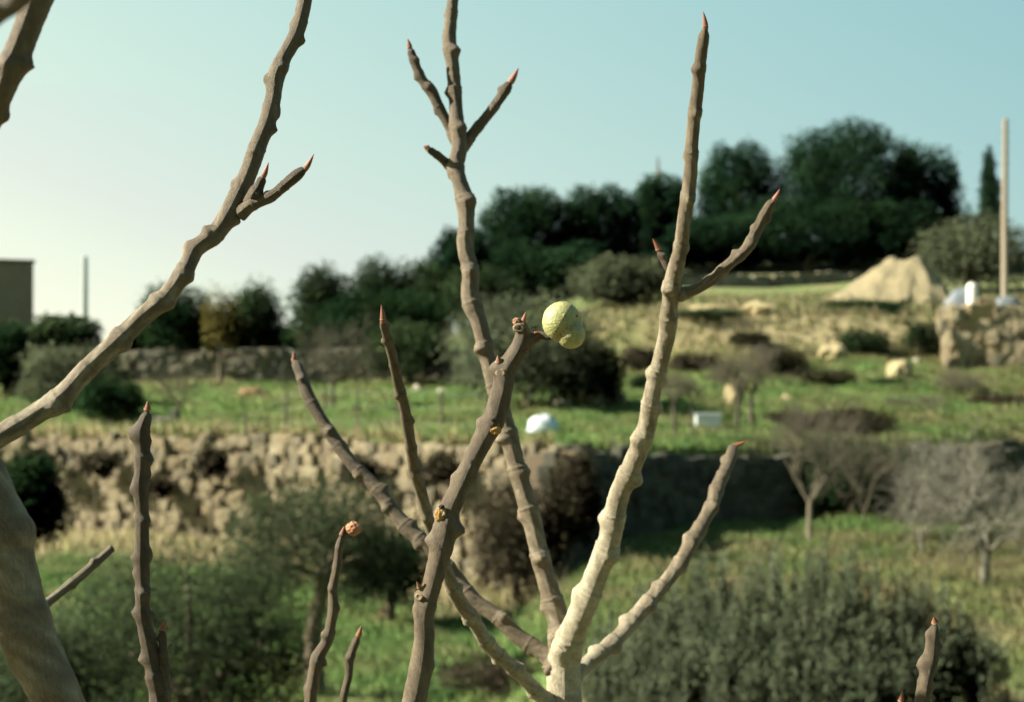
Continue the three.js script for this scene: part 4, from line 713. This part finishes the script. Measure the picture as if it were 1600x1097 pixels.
// low shoots, all from the same root
stem(fig, 'shoot', [[gpx(-0.02, 1.2), gpy(1.2), 24, 1.2], [560, 1700, 20, 1.16], [520, 1300, 13, 1.12], [486, 1120, 10, 1.1], [485, 1095, 9.5, 1.1], [490, 1060, 10, 1.1], [497, 1027, 10, 1.1], [511, 1002, 9, 1.1], [517, 975, 8, 1.1], [521, 947, 8, 1.1], [520, 920, 7, 1.1], [526, 889, 7, 1.1], [530, 855, 6, 1.1], [534, 835, 5, 1.1]], { age: [0.1, 0.75], gap: 30, bud: [538, 822, 4], bulge: 1.3, label: 'pale knobbly shoot with a tiny shrivelled fruit' });
{ const sh = fig.children[fig.children.length - 1]; knob(sh, fig, 552, 826, 1.1, 11, std(lin(0.33, 0.15, 0.075), 0.7), 'fruitlet', [1.1, 1, 1]); stem(fig, 'twig', [[533, 838, 4, 1.1], [543, 830, 4, 1.1], [550, 827, 4, 1.1]], { age: [0.9, 1], gap: 300, scars: false }); }
stem(fig, 'shoot', [[gpx(-0.03, 1.18), gpy(1.18), 18, 1.18], [590, 1700, 14, 1.14], [545, 1250, 8, 1.08], [536, 1097, 6, 1.06], [545, 1055, 6, 1.06], [546, 1032, 7, 1.06], [555, 1005, 6.5, 1.06], [560, 993, 6, 1.06]], { age: [0.3, 0.8], gap: 34, bud: [565, 977, 4.5] });
const tall = stem(fig, 'shoot', [[gpx(-0.05, 1.15), gpy(1.15), 24, 1.15], [430, 1800, 20, 1.1], [300, 1300, 16, 1.02], [253, 1110, 14, 1], [247, 1081, 14, 1], [239, 1038, 13, 1], [232, 1003, 13, 1], [223, 960, 11, 1], [223, 925, 11, 1], [222, 881, 12, 1], [222, 847, 11, 1], [222, 803, 10, 1], [220, 760, 12, 1], [223, 716, 11.5, 1], [222, 672, 12, 1], [228, 652, 9.5, 1], [230, 640, 7, 1]], { age: [0.3, 1], gap: 30, bud: [231, 626, 5], bulge: 1.3, bumps: [[210, 672, 1.1], [209, 765, 1], [209, 872, 0.9], [209, 957, 1], [268, 1078, 0.9], [236, 690, 0.5], [210, 895, 0.7], [234, 740, 0.5], [236, 860, 0.5]], label: 'tall dark knobbly shoot on the left' });
stem(fig, 'twig', [[258, 1100, 9, 1], [258, 1072, 8, 1], [256, 1030, 7, 1], [254, 1000, 6, 1], [253, 983, 5, 1]], { age: [0.6, 1], gap: 26, bud: [262, 967, 4] });
const rs = stem(fig, 'shoot', [[gpx(0.06, 1.2), gpy(1.2), 24, 1.2], [1150, 1800, 18, 1.12], [1380, 1300, 14, 1.02], [1436, 1120, 12, 1], [1441, 1095, 12, 1], [1446, 1064, 11, 1], [1455, 1024, 11.5, 1], [1458, 994, 10, 1], [1461, 973, 7, 1]], { age: [0.3, 0.8], gap: 32, bud: [1459, 964, 5], bumps: [[1432, 1040, 1.1], [1470, 1010, 0.9], [1446, 990, 0.8]], label: 'short knobbly shoot at the lower right' });
stem(fig, 'twig', [[1436, 1135, 7, 1], [1415, 1112, 6, 1], [1407, 1096, 5, 1]], { age: [0.4, 0.6], gap: 40, bud: [1410, 1080, 4] });

// left fig tree, nearer and mostly in shade
const TL = V(-0.10, groundY(-0.10, 0.82), -0.82);
const fig2 = thing('fig_tree', 'second fig tree at the left edge with thick trunk and diagonal branch', 'fig tree', TL);
const g2 = (x, d) => 800 + x * F / d, gy2 = d => 548.5 + (EYE - TL.y + 0.08) * F / d;
stem(fig2, 'trunk', [[g2(-0.10, 0.82), gy2(0.82), 62, 0.82], [380, 2600, 52, 0.81], [220, 1600, 44, 0.80], [135, 1230, 39, 0.79], [92, 1097, 37.5, 0.78], [55, 1020, 39.5, 0.78], [28, 940, 40.5, 0.78], [10, 868, 41, 0.78], [2, 828, 44, 0.78], [-16, 780, 41, 0.78], [-42, 715, 39, 0.78], [-75, 600, 36, 0.76], [-95, 400, 32, 0.72], [-90, 250, 27, 0.70]], { age: [0.45, 0.5], gap: 230, bulge: 0.28, sides: 30, bumps: [[50, 832, 0.3], [14, 1036, 0.25], [-40, 820, 0.3]], label: 'thick smooth trunk at the left edge' });
stem(fig2, 'trunk', [[g2(-0.14, 0.80), gy2(0.80), 56, 0.80], [-420, 2300, 56, 0.79], [-760, 1200, 58, 0.78], [-918, 518, 60, 0.7737], [-976, 384, 60, 0.7737], [-1014, 306, 60, 0.7737], [-1041, 226, 60, 0.7737], [-1059, 153, 60, 0.7737], [-1067, 113, 60, 0.7737], [-1085, 64, 60, 0.7737], [-1111, 0, 60, 0.7737], [-1145, -116, 60, 0.7737], [-1180, -330, 48, 0.75]], { age: [0.1, 0.3], gap: 240, bulge: 0.28, sides: 20 });
const diag = stem(fig2, 'branch', [[-60, 735, 26], [-30, 703, 19], [0, 682, 17], [50, 651, 16.5], [96, 620, 17], [135, 578, 15], [187, 530, 15.5], [225, 493, 14.5], [258, 466, 15], [290, 420, 13.5], [305, 390, 14], [337, 365, 14], [356, 337, 15.5], [371, 308, 15], [388, 270, 14], [402, 230, 13.5], [418, 189, 13], [427, 152, 12.5], [430, 125, 13.5], [443, 91, 12], [461, 57, 12], [472, 20, 11.5], [481, -25, 11], [492, -80, 10], [500, -120, 8]], { d: 0.8, d2: 0.9, age: [0.3, 0.8], gap: 75, bulge: 0.8, sides: 22, bud: [505, -145, 5], bumps: [[295, 384, 0.8], [378, 352, 0.9], [438, 207, 0.9], [414, 122, 0.8], [472, 66, 0.9], [104, 636, 0.8], [268, 478, 0.6], [374, 290, 0.6], [180, 520, 0.4]], label: 'long diagonal branch with a sunlit upper edge' });
stem(fig2, 'twig', [[374, 335, 11], [390, 322, 9.5], [425, 306, 8.5], [441, 293, 8], [455, 281, 9], [478, 262, 7]], { d: 0.85, d2: 0.84, age: [0.55, 0.95], gap: 34, bud: [491, 240, 4.5] });
stem(fig2, 'twig', [[390, 318, 10], [399, 302, 10], [408, 284, 7.5], [412, 274, 6]], { d: 0.85, d2: 0.845, age: [0.8, 1], gap: 60, bud: [420, 253, 4.5] });
const tl = stem(fig2, 'branch', [[-95, 395, 26, 0.72], [-60, 290, 22, 0.7], [-25, 205, 20, 0.69], [2, 145, 19, 0.68], [22, 95, 21, 0.68], [40, 50, 21, 0.68], [62, -8, 22, 0.68], [85, -70, 20, 0.68], [100, -130, 14, 0.68]], { age: [0.5, 0.65], gap: 110, bulge: 0.7, bud: [108, -170, 8], bumps: [[48, 104, 0.8], [12, 182, 0.8]], label: 'branch crossing the upper left corner' });
stem(fig2, 'branch', [[-92, 300, 24, 0.68], [-75, 150, 20, 0.58], [-45, 50, 20, 0.5], [5, 10, 20, 0.46], [50, -22, 20, 0.44], [100, -60, 15, 0.43]], { age: [0.6, 0.9], gap: 120, bulge: 0.5, label: 'blurred near branch in the top left corner' });
stem(fig2, 'twig', [[20, 990, 8, 0.80], [70, 945, 7, 0.9], [120, 905, 7.5, 0.92], [150, 879, 7, 0.93], [174, 857, 6.5, 0.94]], { age: [0.4, 0.5], gap: 60, cut: true, label: 'cut twig stub behind the thick trunk' });

renderer.render(scene, camera);
